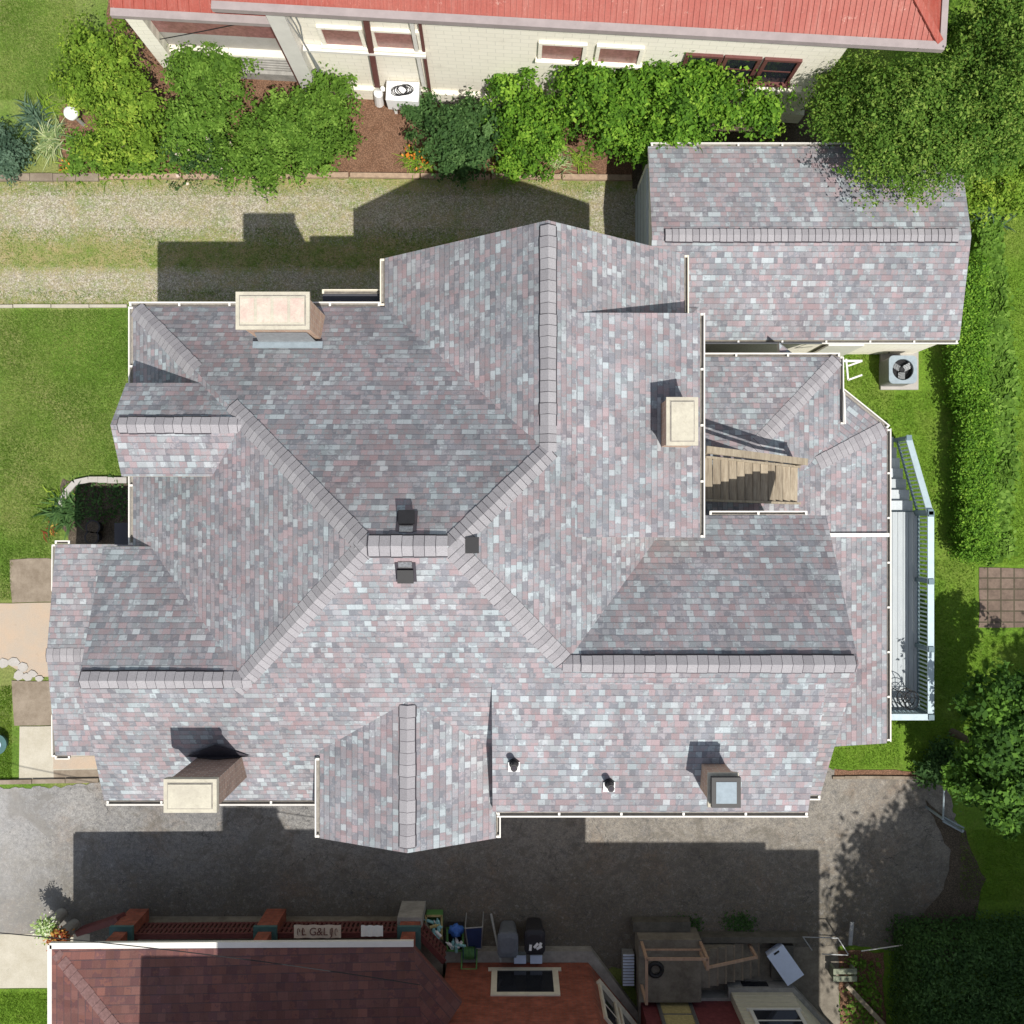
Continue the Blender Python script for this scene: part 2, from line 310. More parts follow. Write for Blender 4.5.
# ------------------------------------------------------------------ mesh helpers
class MB:
    def __init__(s): s.v = []; s.f = []; s.mi = []; s.uv = []; s.mats = []
    def mat(s, m):
        if isinstance(m, str): m = M[m]
        if m not in s.mats: s.mats.append(m)
        return s.mats.index(m)
    def face(s, pts, m, uv=None):
        i = len(s.v); s.v += [tuple(p) for p in pts]; s.f.append(tuple(range(i, i + len(pts)))); s.mi.append(s.mat(m))
        s.uv.append(uv or [(0, 0)] * len(pts)); return s
    def slope(s, pts, m):
        pts = [Vector(p) for p in pts]
        n = Vector((0, 0, 0))
        for a, b in zip(pts, pts[1:] + pts[:1]): n += a.cross(b)
        n.normalize()
        if n.z < 0: pts.reverse(); n = -n
        u = Vector((0, 0, 1)).cross(n)
        u = u.normalized() if u.length > .01 else Vector((1, 0, 0))
        v = n.cross(u)
        return s.face(pts, m, [(p.dot(u), p.dot(v)) for p in pts])
    def box(s, c, d, m, rz=0, rot=None, taper=1):
        R = rot or Matrix.Rotation(rz, 3, 'Z'); c = Vector(c); x, y, z = [q / 2 for q in d]
        k = taper
        q = [Vector((-x, -y, -z)), Vector((x, -y, -z)), Vector((x, y, -z)), Vector((-x, y, -z)), Vector((-x*k, -y*k, z)), Vector((x*k, -y*k, z)), Vector((x*k, y*k, z)), Vector((-x*k, y*k, z))]
        q = [c + R @ p for p in q]
        for f in ((0, 3, 2, 1), (4, 5, 6, 7), (0, 1, 5, 4), (1, 2, 6, 5), (2, 3, 7, 6), (3, 0, 4, 7)): s.face([q[i] for i in f], m)
        return s
    def bb(s, a, b, m):
        return s.box([(p + q) / 2 for p, q in zip(a, b)], [abs(q - p) for p, q in zip(a, b)], m)
    def bar(s, a, b, w, h, m):
        a = Vector(a); b = Vector(b); d = b - a; L = d.length; d.normalize()
        up = Vector((0, 0, 1)) if abs(d.z) < .95 else Vector((0, 1, 0))
        sd = d.cross(up).normalized(); u2 = sd.cross(d)
        R = Matrix((d, sd, u2)).transposed()
        return s.box((a + b) / 2, (L, w, h), m, rot=R)
    def tube(s, pts, r, m, n=8, cap=True):
        pts = [Vector(p) for p in pts]; rs = r if isinstance(r, (list, tuple)) else [r] * len(pts)
        rings = []
        for i, p in enumerate(pts):
            d = (pts[min(i + 1, len(pts) - 1)] - pts[max(i - 1, 0)]).normalized()
            a = Vector((0, 0, 1)) if abs(d.z) < .9 else Vector((1, 0, 0))
            x = d.cross(a).normalized(); y = d.cross(x)
            rings.append([p + (x * math.cos(2 * math.pi * k / n) + y * math.sin(2 * math.pi * k / n)) * rs[i] for k in range(n)])
        for a, b in zip(rings, rings[1:]):
            for k in range(n): s.face([a[k], a[(k + 1) % n], b[(k + 1) % n], b[k]], m)
        if cap: s.face(rings[0][::-1], m); s.face(rings[-1], m)
        return s
    def prism(s, poly, z0, z1, mtop, mside=None):
        a = sum(p[0] * q[1] - q[0] * p[1] for p, q in zip(poly, poly[1:] + poly[:1]))
        if a < 0: poly = poly[::-1]
        s.face([(x, y, z1) for x, y in poly], mtop); s.face([(x, y, z0) for x, y in poly[::-1]], mside or mtop)
        for (x, y), (X, Y) in zip(poly, poly[1:] + poly[:1]): s.face([(x, y, z0), (X, Y, z0), (X, Y, z1), (x, y, z1)], mside or mtop)
        return s
    def build(s, name, parent=None, origin=None, smooth=False, weld=True):
        me = bpy.data.meshes.new(name)
        o0 = Vector(origin) if origin is not None else Vector((0, 0, 0))
        me.from_pydata([tuple(Vector(v) - o0) for v in s.v], [], s.f)
        for m in s.mats: me.materials.append(m)
        me.polygons.foreach_set('material_index', s.mi)
        uvl = me.uv_layers.new(name='UVMap'); flat = [c for u in s.uv for p in u for c in p]
        uvl.data.foreach_set('uv', flat)
        if weld:
            import bmesh
            b = bmesh.new(); b.from_mesh(me); bmesh.ops.remove_doubles(b, verts=b.verts, dist=.0004); b.to_mesh(me); b.free()
        if smooth: me.polygons.foreach_set('use_smooth', [True] * len(me.polygons))
        me.update()
        o = bpy.data.objects.new(name, me); COL.objects.link(o)
        if origin is not None: o.location = o0
        if parent is not None:
            o.parent = parent
            o.location = (o0 if origin is not None else Vector((0, 0, 0))) - PW[parent.name]
        PW[o.name] = o0
        return o
PW = {}
def thing(name, label, cat, loc=(0, 0, 0), group=None):
    o = bpy.data.objects.new(name, None); COL.objects.link(o); o.location = loc; PW[o.name] = Vector(loc)
    o.empty_display_size = .3
    return tag(o, label, cat, group)
def tag(o, label, cat, group=None, kind=None):
    o['label'] = label; o['category'] = cat
    if group: o['group'] = group
    if kind: o['kind'] = kind
    return o
def struct(o): o['kind'] = 'structure'; return o

# ------------------------------------------------------------------ roofs
def roof(name, faces, parent, thick=.2, mat='shingle', side='cream'):
    mb = MB(); edges = {}
    key = lambda p: tuple(round(c, 3) for c in p)
    for f in faces:
        pts = [Vector(p) for p in f]
        n = Vector((0, 0, 0))
        for a, b in zip(pts, pts[1:] + pts[:1]): n += a.cross(b)
        if n.z < 0: pts.reverse()
        mb.slope(pts, mat)
        mb.face([p - Vector((0, 0, thick)) for p in reversed(pts)], 'soffit')
        for a, b in zip(pts, pts[1:] + pts[:1]):
            k = (key(a), key(b))
            if (k[1], k[0]) in edges: edges.pop((k[1], k[0]))
            else: edges[k] = (a, b)
    for a, b in edges.values():
        d = Vector((0, 0, thick)); mb.face([b, a, a - d, b - d], side)
    return mb.build(name, parent)
def caps(name, p0, p1, parent, w=.15, step=.15, drop=.6, vent=False, drop2=None, mat='cap'):
    """cap shingles, p0 low/first end -> p1. drop: fall of each wing per metre"""
    p0 = Vector(p0); p1 = Vector(p1); d = p1 - p0; L = d.length; d.normalize()
    sd = Vector((d.y, -d.x, 0)).normalized(); mb = MB(); n = max(1, int(L / step)); st = L / n
    lift = .03 if vent else .0
    dr2 = drop if drop2 is None else drop2
    for i in range(n):
        a = p0 + d * (i * st); b = p0 + d * ((i + 1) * st)
        ja = random.uniform(-.006, .006)
        za, zb = lift + .016, lift + .004
        uv = [(i + .5, 0)] * 4
        la = a + sd * (w + ja) - Vector((0, 0, drop * w)); lb = b + sd * (w + ja) - Vector((0, 0, drop * w))
        ra = a - sd * (w + ja) - Vector((0, 0, dr2 * w)); rb = b - sd * (w + ja) - Vector((0, 0, dr2 * w))
        Z = Vector((0, 0, 1)); e = d * (.022 if mat == 'cap' else .01)
        mb.face([a + Z * za, b + Z * zb, lb + Z * zb, la + Z * za][::-1], mat, uv)
        mb.face([a + Z * za, ra + Z * za, rb + Z * zb, b + Z * zb][::-1], mat, uv)
        mb.face([a + Z * za, la + Z * za, la - e + Z * (za - .02), a - e + Z * (za - .02)], 'cap_edge')
        mb.face([a + Z * za, a - e + Z * (za - .02), ra - e + Z * (za - .02), ra + Z * za], 'cap_edge')
        for q0, q1, sg, dd in () if not vent else ((la, lb, 1, drop), (ra, rb, -1, dr2)):
            o = sd * sg * (.022 if vent else .008); dz = Z * (.045 + .02 * dd if vent else .02)
            mb.face([q0 + Z * za, q1 + Z * zb, q1 + o + Z * zb - dz, q0 + o + Z * za - dz], 'cap_edge')
    return mb.build(name, parent)
def gutter(p0, p1, parent, mat='white', w=.088, name='gutter', br=1.15):
    """box gutter outside the eave p0->p1; outward is to the right of p0->p1"""
    p0 = Vector(p0); p1 = Vector(p1); d = (p1 - p0).normalized(); o = Vector((d.y, -d.x, 0)).normalized(); Z = Vector((0, 0, 1))
    mb = MB(); a0 = p0 + o * .012 - Z * .03; a1 = p1 + o * .012 - Z * .03
    mb.bar(a0 + o * (w - .012), a1 + o * (w - .012), .026, .09, mat)
    mb.bar(a0 + o * .008 - Z * .035, a1 + o * .008 - Z * .035, .012, .07, 'gutter_in')
    mb.bar(a0 + o * w / 2 - Z * .075, a1 + o * w / 2 - Z * .075, w - .02, .012, 'gutter_in')
    L = (p1 - p0).length; n = max(1, round(L / br))
    for i in range(n + 1):
        q = a0 + (a1 - a0) * min(.995, max(.005, i / n))
        mb.bar(q + Z * .02, q + o * w + Z * .02, .045, .02, mat)
    return mb.build(name, parent)
M['gutter_in'] = plain('dirty_gutter_trough', (.26, .24, .215), .8, .3, 10)
def window(c, w, h, parent, rz=0, frame='white', pane='glass', depth=.08, name='window', bars=1, t=.09):
    """window facing local -Y rotated by rz"""
    R = Matrix.Rotation(rz, 3, 'Z'); c = Vector(c); mb = MB()
    def bx(x, z, dx, dz, y=0, dy=depth, m=frame, b=mb): b.box(c + R @ Vector((x, y, z)), (dx, dy, dz), m, rz)
    bx(-w / 2, 0, t, h, 0); bx(w / 2, 0, t, h, 0); bx(0, h / 2 + t / 2 - .002, w + t, t); bx(0, -h / 2 - t / 2 + .002, w + t * 2.2, t, -.03, depth + .06)
    if bars: bx(0, 0, w - t, .05, .012, depth * .5)
    o = mb.build(name, parent)
    m2 = MB(); bx(0, 0, w - t - .004, h - .004, depth * .15, .02, pane, m2); m2.build('pane', o)
    return o

# ================================================================== MAIN HOUSE
house = thing('shingled_house', 'large house with many-gabled roof of mottled grey and mauve shingles filling the middle', 'house', (0, 0, 0))
R1 = (-2.5, -.58, 10.5); R2 = (-1.056, -.58, 10.5)
NW = (-8.04, 4.36, 6.2); SW = (-8.04, -6.12, 6.2); SE = (3.98, -6.12, 6.2); NE = (3.98, 4.36, 6.2)
hip = roof('hip_roof', [[SW, (-.387, -6.12, 6.2), SE, R2, R1], [NW, SW, R1], [NE, NW, R1, R2], [SE, NE, R2]], house)
sE = 4.3 / 5.036
zE = lambda x: 6.2 + sE * (3.98 - x)
up = roof('raised_roof', [[(1.18, -.47, 8.585), (1.18, 3.77, 8.585), (3.76, 3.98, 7.45), (3.76, -.51, 7.45)]], house, .95)
nw_ = roof('gable_roof', [[(.67, 5.39, 9.036), (.67, 1.05, 9.036), (-2.70, 1.05, 6.2), (-2.70, 5.39, 6.2)],
                          [(.67, 5.39, 9.036), (.67, 1.05, 9.036), (3.6, 1.05, 6.53), (3.6, 5.39, 6.53)]], house)
nw_['label'] = 'tall north gable wing roof'
dorm = roof('dormer_roof', [[(-7.65, 1.66, 8.44), (-4.9, 1.66, 8.44), (-4.9, 2.56, 7.64), (-7.65, 2.56, 7.64)],
                            [(-7.65, 1.66, 8.44), (-4.9, 1.66, 8.44), (-4.9, .70, 7.88), (-7.65, .70, 7.88)]], house, .15)
ww = roof('gable_roof', [[(-8.24, -3.2, 8.478), (-4.6, -3.2, 8.478), (-4.6, -.72, 6.6), (-8.52, -.72, 6.6)],
                         [(-8.24, -3.2, 8.478), (-4.6, -3.2, 8.478), (-4.6, -6.12, 6.206), (-8.66, -6.12, 6.206)]], house)
ww['label'] = 'front gable wing roof'
eaS = 6.33
ew = roof('gable_roof', [[(6.5, -2.85, 8.75), (.98, -2.85, 8.75), (.98, -.07, 6.75), (6.5, -.07, 6.75)],
                         [(6.5, -2.85, 8.75), (.98, -2.85, 8.75), (.98, -5.97, eaS), (6.5, -5.97, eaS + .02)]], house)
ew['label'] = 'rear gable wing roof'
shed = roof('shed_roof', [[(-.387, -3.2, 8.44), (6.0, -3.2, 8.44), (5.91, -5.99, 7.5), (-.387, -5.99, 7.5)]], house, .6)
sg = roof('gable_roof', [[(-2.03, -6.61, 8.1), (-2.03, -3.3, 8.1), (-3.89, -3.3, 7.2), (-3.89, -6.61, 7.2)],
                         [(-2.03, -6.61, 8.1), (-2.03, -3.3, 8.1), (-.33, -3.3, 7.2), (-.33, -6.61, 7.2)]], house, .15)
sg['label'] = 'small south gable roof'
pr = roof('porch_roof', [[(-11.05, -3.4, 3.62), (-7.9, -3.4, 3.62), (-7.9, -.78, 3.2), (-11.02, -.78, 3.2)],
                         [(-11.05, -3.4, 3.62), (-7.9, -3.4, 3.62), (-7.9, -5.88, 3.2), (-11.02, -5.88, 3.2)]], house)
# rear single-storey roof
A0 = (7.79, 3.68, 3.6); s_ = .35
ad = roof('lean_to_roof', [[A0, (3.9, 3.68, 3.6), (3.9, -.21, 3.6 + s_ * 3.89)],
                           [A0, (3.9, -.21, 3.6 + s_ * 3.89), (3.9, -5.54, 3.6 + s_ * 3.89), (7.79, -5.54, 3.6)]], house)
cB = lambda x, y: 3.4 + .25 * (7.165 - .624 * x - .781 * y)
eB = lambda x: 3.4 + .25 * (8.98 - x)
# hip line between chamfer and east plane starts at (8.98,2.0)
hx = 6.4; hy = (7.165 - (8.98 - hx) - .624 * hx) / .781
ad2 = roof('lean_to_roof', [[(8.98, 2.0, 3.4), (8.98, -5.54, 3.4), (hx, -5.54, eB(hx)), (hx, hy, eB(hx))],
                            [(8.98, 2.0, 3.4), (hx, hy, eB(hx)), (hx, 4.06 - .0, cB(hx, 4.06)), (7.70, 3.022, 3.4)]], house)
fl = MB(); fl.bb((-8.75, -.72, 5.2), (-8.13, -.24, 5.4), 'dark_shingle'); bay = fl.build('bay_roof', house)
gutter((-8.75, -.74, 5.4), (-8.16, -.74, 5.4), bay, w=.09)
fl = MB(); fl.bb((-4.1, 4.38, 5.55), (-2.72, 4.72, 5.75), 'dark_shingle'); bay2 = fl.build('bay_roof', house)
gutter((-2.72, 4.72, 5.75), (-4.1, 4.72, 5.75), bay2, w=.09, mat='cream')
# walls
def gable_wall(axis, a0, a1, b0, b1, ze, zr, br, parent, z0=0, m='siding', name='wall'):
    """prism with ridge along axis; a=extent along the ridge, b=extent across, br=ridge position"""
    mb = MB(); poly = [(b0, z0), (b1, z0), (b1, ze), (br, zr), (b0, ze)]
    T = (lambda a, b, z: (a, b, z)) if axis == 'x' else (lambda a, b, z: (b, a, z))
    mb.face([T(a0, b, z) for b, z in poly], m); mb.face([T(a1, b, z) for b, z in poly[::-1]], m)
    for (b, z), (B, Z) in zip(poly, poly[1:] + poly[:1]): mb.face([T(a0, b, z), T(a1, b, z), T(a1, B, Z), T(a0, B, Z)], m)
    return mb.build(name, parent)
w = MB(); w.bb((-7.7, -5.78, 0), (3.65, 4.03, 6.1), 'siding'); w.build('wall', house)
gable_wall('y', 1, 4.95, -2.3, 3.3, 6.1, 8.6, .67, house)
gable_wall('x', -8.0, -5, -5.75, -1.1, 6.2, 8.15, -3.2, house)
gable_wall('x', 1, 6.1, -5.6, -.5, 6.4, 8.4, -2.85, house)
gable_wall('y', -6.25, -3.5, -3.55, -.66, 7.1, 7.85, -2.03, house)
gable_wall('x', -7.4, -5.5, .95, 2.3, 7.7, 8.15, 1.66, house, 6)
w = MB(); w.bb((-.2, -5.75, 5.0), (5.85, -3.6, 6.6), 'siding'); w.build('wall', house)
w = MB(); w.prism([(3.6, 3.3), (7.4, 3.3), (7.45, 2.75), (8.6, 1.8), (8.6, -5.2), (3.6, -5.2)], 0, 3.3, 'siding'); w.build('wall', house)
for z in (1.6, 4.4):
    for x in (-6.6, -4.6): window((x, 4.08, z), .9, 1.5, house, math.pi)
    for x in (-1.2, 1.9): window((x, 5.0, z), .9, 1.5, house, math.pi)
    for x in (-6.3, -4.7, 1, 3.2, 5.0): window((x, -5.85 if x < 0 else -5.82, z), .9, 1.5, house, 0)
    window((-2.1, -6.3, z), 1.1, 1.5, house, 0)
    for y in (2.6, .6): window((-7.75, y, z), .9, 1.5, house, -math.pi / 2)
for y in (-1, -3, -4.4): window((8.65, y, 1.9), .9, 1.3, house, math.pi / 2)
# porch columns + floor
fl = MB(); fl.bb((-10.8, -5.6, 0), (-8.02, -1.1, .45), 'conc_grey'); pf = fl.build('porch_floor', house)
for y in (-1.3, -3.4, -5.4):
    c = MB(); c.bb((-10.75, y - .12, .45), (-10.5, y + .12, 3.05), 'white'); c.build('porch_column', house)
# gutters
gutter((-8.11, -.2, 6.2), (-8.11, 4.44, 6.2), hip)if False else None
gutter((4.05, -.5, 6.21), (4.05, 4.2, 6.21), up) if False else None
def G(a, b, par, **k): return gutter(a, b, par, **k)
# outward is right of direction: north eave runs +x -> -x ? direction (-1,0): right = (0,1)
def gut(a, b, out, par, **k):
    d = Vector(b) - Vector(a)
    r = Vector((d.y, -d.x, 0))
    if r.dot(Vector((out[0], out[1], 0))) < 0: a, b = b, a
    return gutter(a, b, par, **k)
gut((-8.04, -.7, 6.2), (-8.04, 4.36, 6.2), (-1, 0), hip)
gut((-8.13, 4.36, 6.2), (-2.8, 4.36, 6.2), (0, 1), hip)
gut((-8.6, -6.12, 6.22), (-3.95, -6.12, 6.22), (0, -1), hip)
gut((3.76, -.51, 7.45), (3.76, 3.98, 7.45), (1, 0), up)
gut((-2.70, 4.4, 6.2), (-2.70, 5.36, 6.2), (-1, 0), nw_, mat='cream')
gut((3.6, 4.05, 6.51), (3.6, 5.36, 6.51), (1, 0), nw_, mat='cream')
gut((-.3, -5.99, 7.5), (5.91, -5.99, 7.5), (0, -1), shed)
gut((6.1, -5.97, eaS + .02), (6.48, -5.97, eaS + .02), (0, -1), ew)
gut((4.1, -.07, 6.75), (6.1, -.07, 6.75), (0, 1), ew, w=.08)
gut((-3.89, -5.0, 7.2), (-3.89, -6.58, 7.2), (-1, 0), sg)
gut((-.33, -6.1, 7.2), (-.33, -6.58, 7.2), (1, 0), sg)
gut((-11.02, -.8, 3.2), (-11.02, -1.9, 3.22), (-1, 0), pr, w=.08)
gut((-11.02, -.78, 3.2), (-10.7, -.78, 3.2), (0, 1), pr, w=.08)
gut((-11.02, -4.9, 3.22), (-11.02, -5.9, 3.2), (-1, 0), pr, w=.08)
gut((-11.02, -5.88, 3.2), (-10.7, -5.88, 3.2), (0, -1), pr, w=.08)
gut((4.1, 3.68, 3.6), (7.79, 3.68, 3.6), (0, 1), ad)
gut((7.79, 2.1, 3.62), (7.79, 3.68, 3.6), (1, 0), ad, w=.08)
gut((7.74, 3.0, 3.4), (8.98, 2.0, 3.4), (1, 1), ad2)
gut((8.98, 2.0, 3.4), (8.98, -5.5, 3.4), (1, 0), ad2)
# loose white length of gutter lying on the lean-to roof and one across it
mb = MB(); a = P(823, 535, 3.87); b = P(889, 535, 3.47); mb.bar(a, b, .09, .05, 'white'); x = mb.build('roof_diverter', ad2)
# ridge / hip caps
Rz = .03
caps('ridge_vent', (-2.45, -.58, 10.5 + .01), (-1.1, -.58, 10.5 + .01), hip, .18, .185, .55, True)
def hipcap(a, b, par, t0=0, t1=1, **k):
    a = Vector(a); b = Vector(b); return caps('hip_cap', a.lerp(b, t0) + Vector((0, 0, .01)), a.lerp(b, t1) + Vector((0, 0, .01)), par, **k)
hipcap(NW, R1, hip, .01, .31, drop=.58, w=.18); hipcap(NW, R1, hip, .47, 1, drop=.58, w=.19)
hipcap(SW, R1, hip, .49, 1, drop=.58, w=.19); hipcap(NE, R2, hip, .65, 1, drop=.58, w=.19); hipcap(SE, R2, hip, .60, 1, drop=.56, w=.19)
caps('ridge_cap', (.67, 1.6, 9.045), (.67, 1.12, 9.05), nw_, .16, .15, .8)
caps('ridge_cap', (-5.5, -3.2, 8.485), (-4.95, -3.2, 8.5), ww, .16, .15, .7)
caps('ridge_cap', (1.32, -2.85, 8.76), (.95, -2.85, 8.77), ew, .16, .15, .65)
caps('ridge_vent', (.67, 5.3, 9.045), (.67, 1.6, 9.045), nw_, .15, .2, .8, True)
caps('ridge_vent', (-7.5, 1.66, 8.445), (-5.75, 1.66, 8.445), dorm, .15, .17, .6, True); caps('ridge_cap', (-5.75, 1.66, 8.45), (-5.05, 1.66, 8.46), dorm, .16, .15, .6)
caps('ridge_vent', (-8.2, -3.2, 8.51), (-5.5, -3.2, 8.51), ww, .16, .17, .7, True)
caps('ridge_vent', (6.42, -2.85, 8.81), (1.3, -2.85, 8.81), ew, .16, .19, .65, True)
caps('ridge_vent', (-2.03, -6.5, 8.11), (-2.03, -3.75, 8.11), sg, .15, .22, .5, True)
caps('ridge_cap', (-11.05, -3.4, 3.63), (-8.3, -3.4, 3.63), pr, .16, .16, .2)
caps('hip_cap', (7.72, 3.61, 3.63), (5.0, .9, 3.6 + s_ * 2.78), ad, w=.17, step=.16, drop=.25)
caps('hip_cap', (8.9, 2.0, 3.43), (7.2, 2.0 + (hy - 2.0) * (8.98 - 7.2) / (8.98 - hx), eB(7.2) + .02), ad2, w=.17, step=.16, drop=.12)
# roof vents
def roof_vent(px, py, h, ang, par):
    c = P(px, py, h); R = Matrix.Rotation(ang, 3, 'Z'); mb = MB()
    mb.box(c + R @ Vector((0, 0, .03)), (.36, .44, .02), 'cap_edge', rot=R @ Matrix.Rotation(math.atan(.8), 3, 'X'))
    mb.box(c + R @ Vector((0, -.07, .1)), (.28, .24, .06), 'black', rot=R @ Matrix.Rotation(.25, 3, 'X'))
    mb.box(c + R @ Vector((0, .15, .13)), (.26, .14, .08), 'vent_metal', rot=R @ Matrix.Rotation(.6, 3, 'X'), taper=.9)
    return mb.build('roof_vent', par)
roof_vent(407, 521, 10.12, math.pi, hip); roof_vent(406, 572, 10.12, 0, hip); roof_vent(468, 545, 10.17, math.pi / 2, hip)
def vent_pipe(px, py, h, par):
    c = P(px, py, h); mb = MB()
    mb.box(c + Vector((0, -.05, .03)), (.23, .22, .012), 'whiteplastic', rot=Matrix.Rotation(math.atan(.39), 3, 'X'))
    mb.tube([c + Vector((0, .02, -.05)), c + Vector((0, .02, .12)), c + Vector((0, .02, .13)), c + Vector((0, .02, .42))], [.12, .09, .07, .07], 'black', 12)
    mb.tube([c + Vector((0, .02, .421)), c + Vector((0, .02, .43))], .045, 'cap_edge', 10)
    return mb.build('vent_pipe', par)
def zshed(px, py):
    h = 7.5
    for _ in range(6): y = P(px, py, h).y; h = 7.5 + .94 * (y + 5.99) / 2.79
    return h
vent_pipe(514, 764, zshed(514, 764), shed); vent_pipe(609, 784, zshed(609, 784), shed)
# chimneys
def chimney(x0, x1, y0, y1, zb, zt, label, brick, crown, corb=.06, layers=3, flues=0):
    c = MB(); c.bb((x0, y0, zb), (x1, y1, zt - .3), brick)
    for i in range(layers):
        e = corb * (i + 1) / layers; z = zt - .3 + i * .08
        c.bb((x0 - e, y0 - e, z + .012), (x1 + e, y1 + e, z + .08), brick); c.bb((x0 - e + .02, y0 - e + .02, z + .0005), (x1 + e - .02, y1 + e - .02, z + .0115), 'gutter_in')
    ch = c.build('chimney', house, origin=(x0, y0, zb)); ch['label'] = label
    k = MB(); e = corb + .01; zz = zt - .3 + layers * .08
    k.bb((x0 - e, y0 - e, zz + .001), (x1 + e, y1 + e, zt), crown)
    k.bb((x0 - e + .07, y0 - e + .07, zt + .001), (x1 + e - .07, y1 + e - .07, zt + .012), 'gutter_in')
    k.bb((x0 - e + .09, y0 - e + .09, zt + .0125), (x1 + e - .09, y1 + e - .09, zt + .035), crown)
    for f in range(flues):
        fx = x0 + (x1 - x0) * (f + .5) / flues
        k.bb((fx - .13, y0 + .06, zt + .036), (fx + .13, y1 - .06, zt + .042), 'mortar_pink')
    k.build('chimney_crown', ch)
    return ch
c1 = chimney(-5.2, -3.93, 3.55, 4.13, 5.5, 8.42, 'wide buff brick chimney with pinkish mortar crown', 'chimney_brick', 'mortar_cream', .06, 3, 4)
f = MB(); f.box((-4.56, 3.4, 7.12), (1.42, .14, .03), 'lid', rot=Matrix.Rotation(-math.atan(.3), 3, 'X'))
f.face([(-5.15, 3.46, 7.14), (-3.98, 3.46, 7.14), (-4.05, 3.54, 7.75), (-5.08, 3.54, 7.75)], 'lead'); f.build('flashing', c1)
c2 = chimney(2.93, 3.47, 1.28, 2.13, 6, 8.7, 'cream-topped brick chimney at the rear eave', 'chimney_brick', 'mortar_cream', .02, 3)
f = MB(); f.bb((2.85, 1.2, 7.4), (2.92, 2.25, 7.85), 'lead'); f.build('flashing', c2)
c3 = chimney(-6.38, -5.5, -5.5, -4.98, 6, 9.05, 'brown brick chimney with flat cream cap near the driveway', 'red_chimney_brick', 'mortar_cream', .04, 2)
f = MB()
f.face([(-6.62, -4.96, 7.15), (-5.95, -4.66, 7.44), (-5.3, -4.96, 7.15)][::-1], 'cap_edge'); f.face([(-6.62, -4.96, 7.15), (-5.3, -4.96, 7.15), (-5.95, -4.96, 7.4)], 'cap_edge')
f.build('flashing', c3)
c4 = chimney(3.72, 4.18, -5.46, -4.94, 7, 8.8, 'slim brick chimney topped by a pale square lid in a black frame', 'chimney_brick', 'mortar_cream', .05, 3)
lid = MB(); lid.bb((3.7, -5.48, 8.86), (4.24, -4.92, 8.98), 'black'); lid.bb((3.9, -5.63, 8.751), (4.34, -5.17, 8.78), 'lidgrey') if False else None
lid.bb((3.78, -5.4, 8.981), (4.16, -5.0, 8.99), 'lid'); lid.build('chimney_lid', c4)
f = MB(); f.bb((3.64, -4.92, 7.2), (4.3, -4.84, 7.72), 'lead'); f.build('flashing', c4); f = MB(); f.box((3.66, -5.5, 7.38), (.2, .2, .02), 'whiteplastic', rot=Matrix.Rotation(.5, 3, 'X')); f.build('flashing', c4)
# fire escape stair
fe = thing('x', '', '') ; bpy.data.objects.remove(fe)
def sub(name, parent, origin):
    o = bpy.data.objects.new(name, None); COL.objects.link(o); o.parent = parent; o.location = Vector(origin) - PW[parent.name]; PW[o.name] = Vector(origin); return o
top = Vector((4.2, .62, 5.6)); bot = Vector((6.45, .5, 4.15))
st = MB()
st.bar((4.15, 1.2, 5.6), (6.62, 1.05, 4.1), .05, .26, 'wood_old'); st.bar((4.15, .26, 5.6), (6.62, .2, 4.1), .05, .26, 'wood_old')
stair = st.build('wooden_staircase', house)
for i in range(12):
    t = i / 11; x = 4.28 + t * 2.25; z = 5.62 - t * 1.42; cy = .64 - .08 * t
    m = MB(); m.box((x, cy + .1, z), (.165, .9 + random.uniform(-.03, .03), .04), 'wood_old', rz=random.uniform(-.02, .02)); m.build('tread', stair)
m = MB(); m.bb((3.75, -.15, 5.58), (4.2, 1.3, 5.66), 'wood_old'); m.build('landing', stair)
m = MB()
m.bar((4.1, 1.32, 6.35), (6.62, 1.12, 4.98), .15, .04, 'wood_old'); m.bar((4.1, 1.28, 6.02), (6.62, 1.1, 4.62), .04, .09, 'wood_old')
for q in ((4.15, 1.28, 6.3, 5.5), (6.58, 1.11, 4.98, 3.95)): m.bb((q[0] - .045, q[1] - .045, q[3]), (q[0] + .045, q[1] + .045, q[2]), 'wood_old')
m.build('railing', stair)
# attic doorway recess above landing: dark void under the eave
# deck
dk = MB()
for i in range(15):
    x0 = 8.62 + i * .142; dk.bb((x0, -5.28, .86), (x0 + .134, .0, .9), 'deck_blue')
dk.bb((8.6, -5.3, .62), (10.76, .02, .858), 'rail_blue')
deck = dk.build('deck', house)
for i in range(7):
    m = MB(); z = .9 - (i + 1) * .12; y = -.0 + i * .29
    m.bb((8.62, y + .001, z - .04), (10.62 - i * .04, y + .3, z), 'deck_blue'); m.bb((8.62, y + .27, z - .12), (10.6 - i * .04, y + .289, z - .041), 'rail_blue'); m.build('step', deck)
def railing(pts, hts, par, n_per=.11, post=1.9):
    r = MB(); 
    for (a, b) in zip(pts, pts[1:]):
        a = Vector(a); b = Vector(b); d = (b - a); L = d.length
        U = Vector((0, 0, 1))
        r.bar(a + U * hts, b + U * hts, .16, .045, 'rail_light'); r.bar(a + U * (hts - .12), b + U * (hts - .12), .04, .08, 'rail_blue')
        r.bar(a + U * .1, b + U * .1, .04, .08, 'rail_blue')
        k = int(L / n_per)
        for i in range(1, k): q = a + d * (i / k); r.bb((q.x - .018, q.y - .018, q.z + .1), (q.x + .018, q.y + .018, q.z + hts - .1), 'rail_light')
        k = max(1, round(L / post))
        for i in range(k + 1):
            q = a + d * (i / k); r.bb((q.x - .05, q.y - .05, q.z - .05), (q.x + .05, q.y + .05, q.z + hts + .02), 'rail_blue')
            r.box((q.x, q.y, q.z + hts + .04), (.14, .14, .05), 'rail_blue')
    return r.build('railing', par)
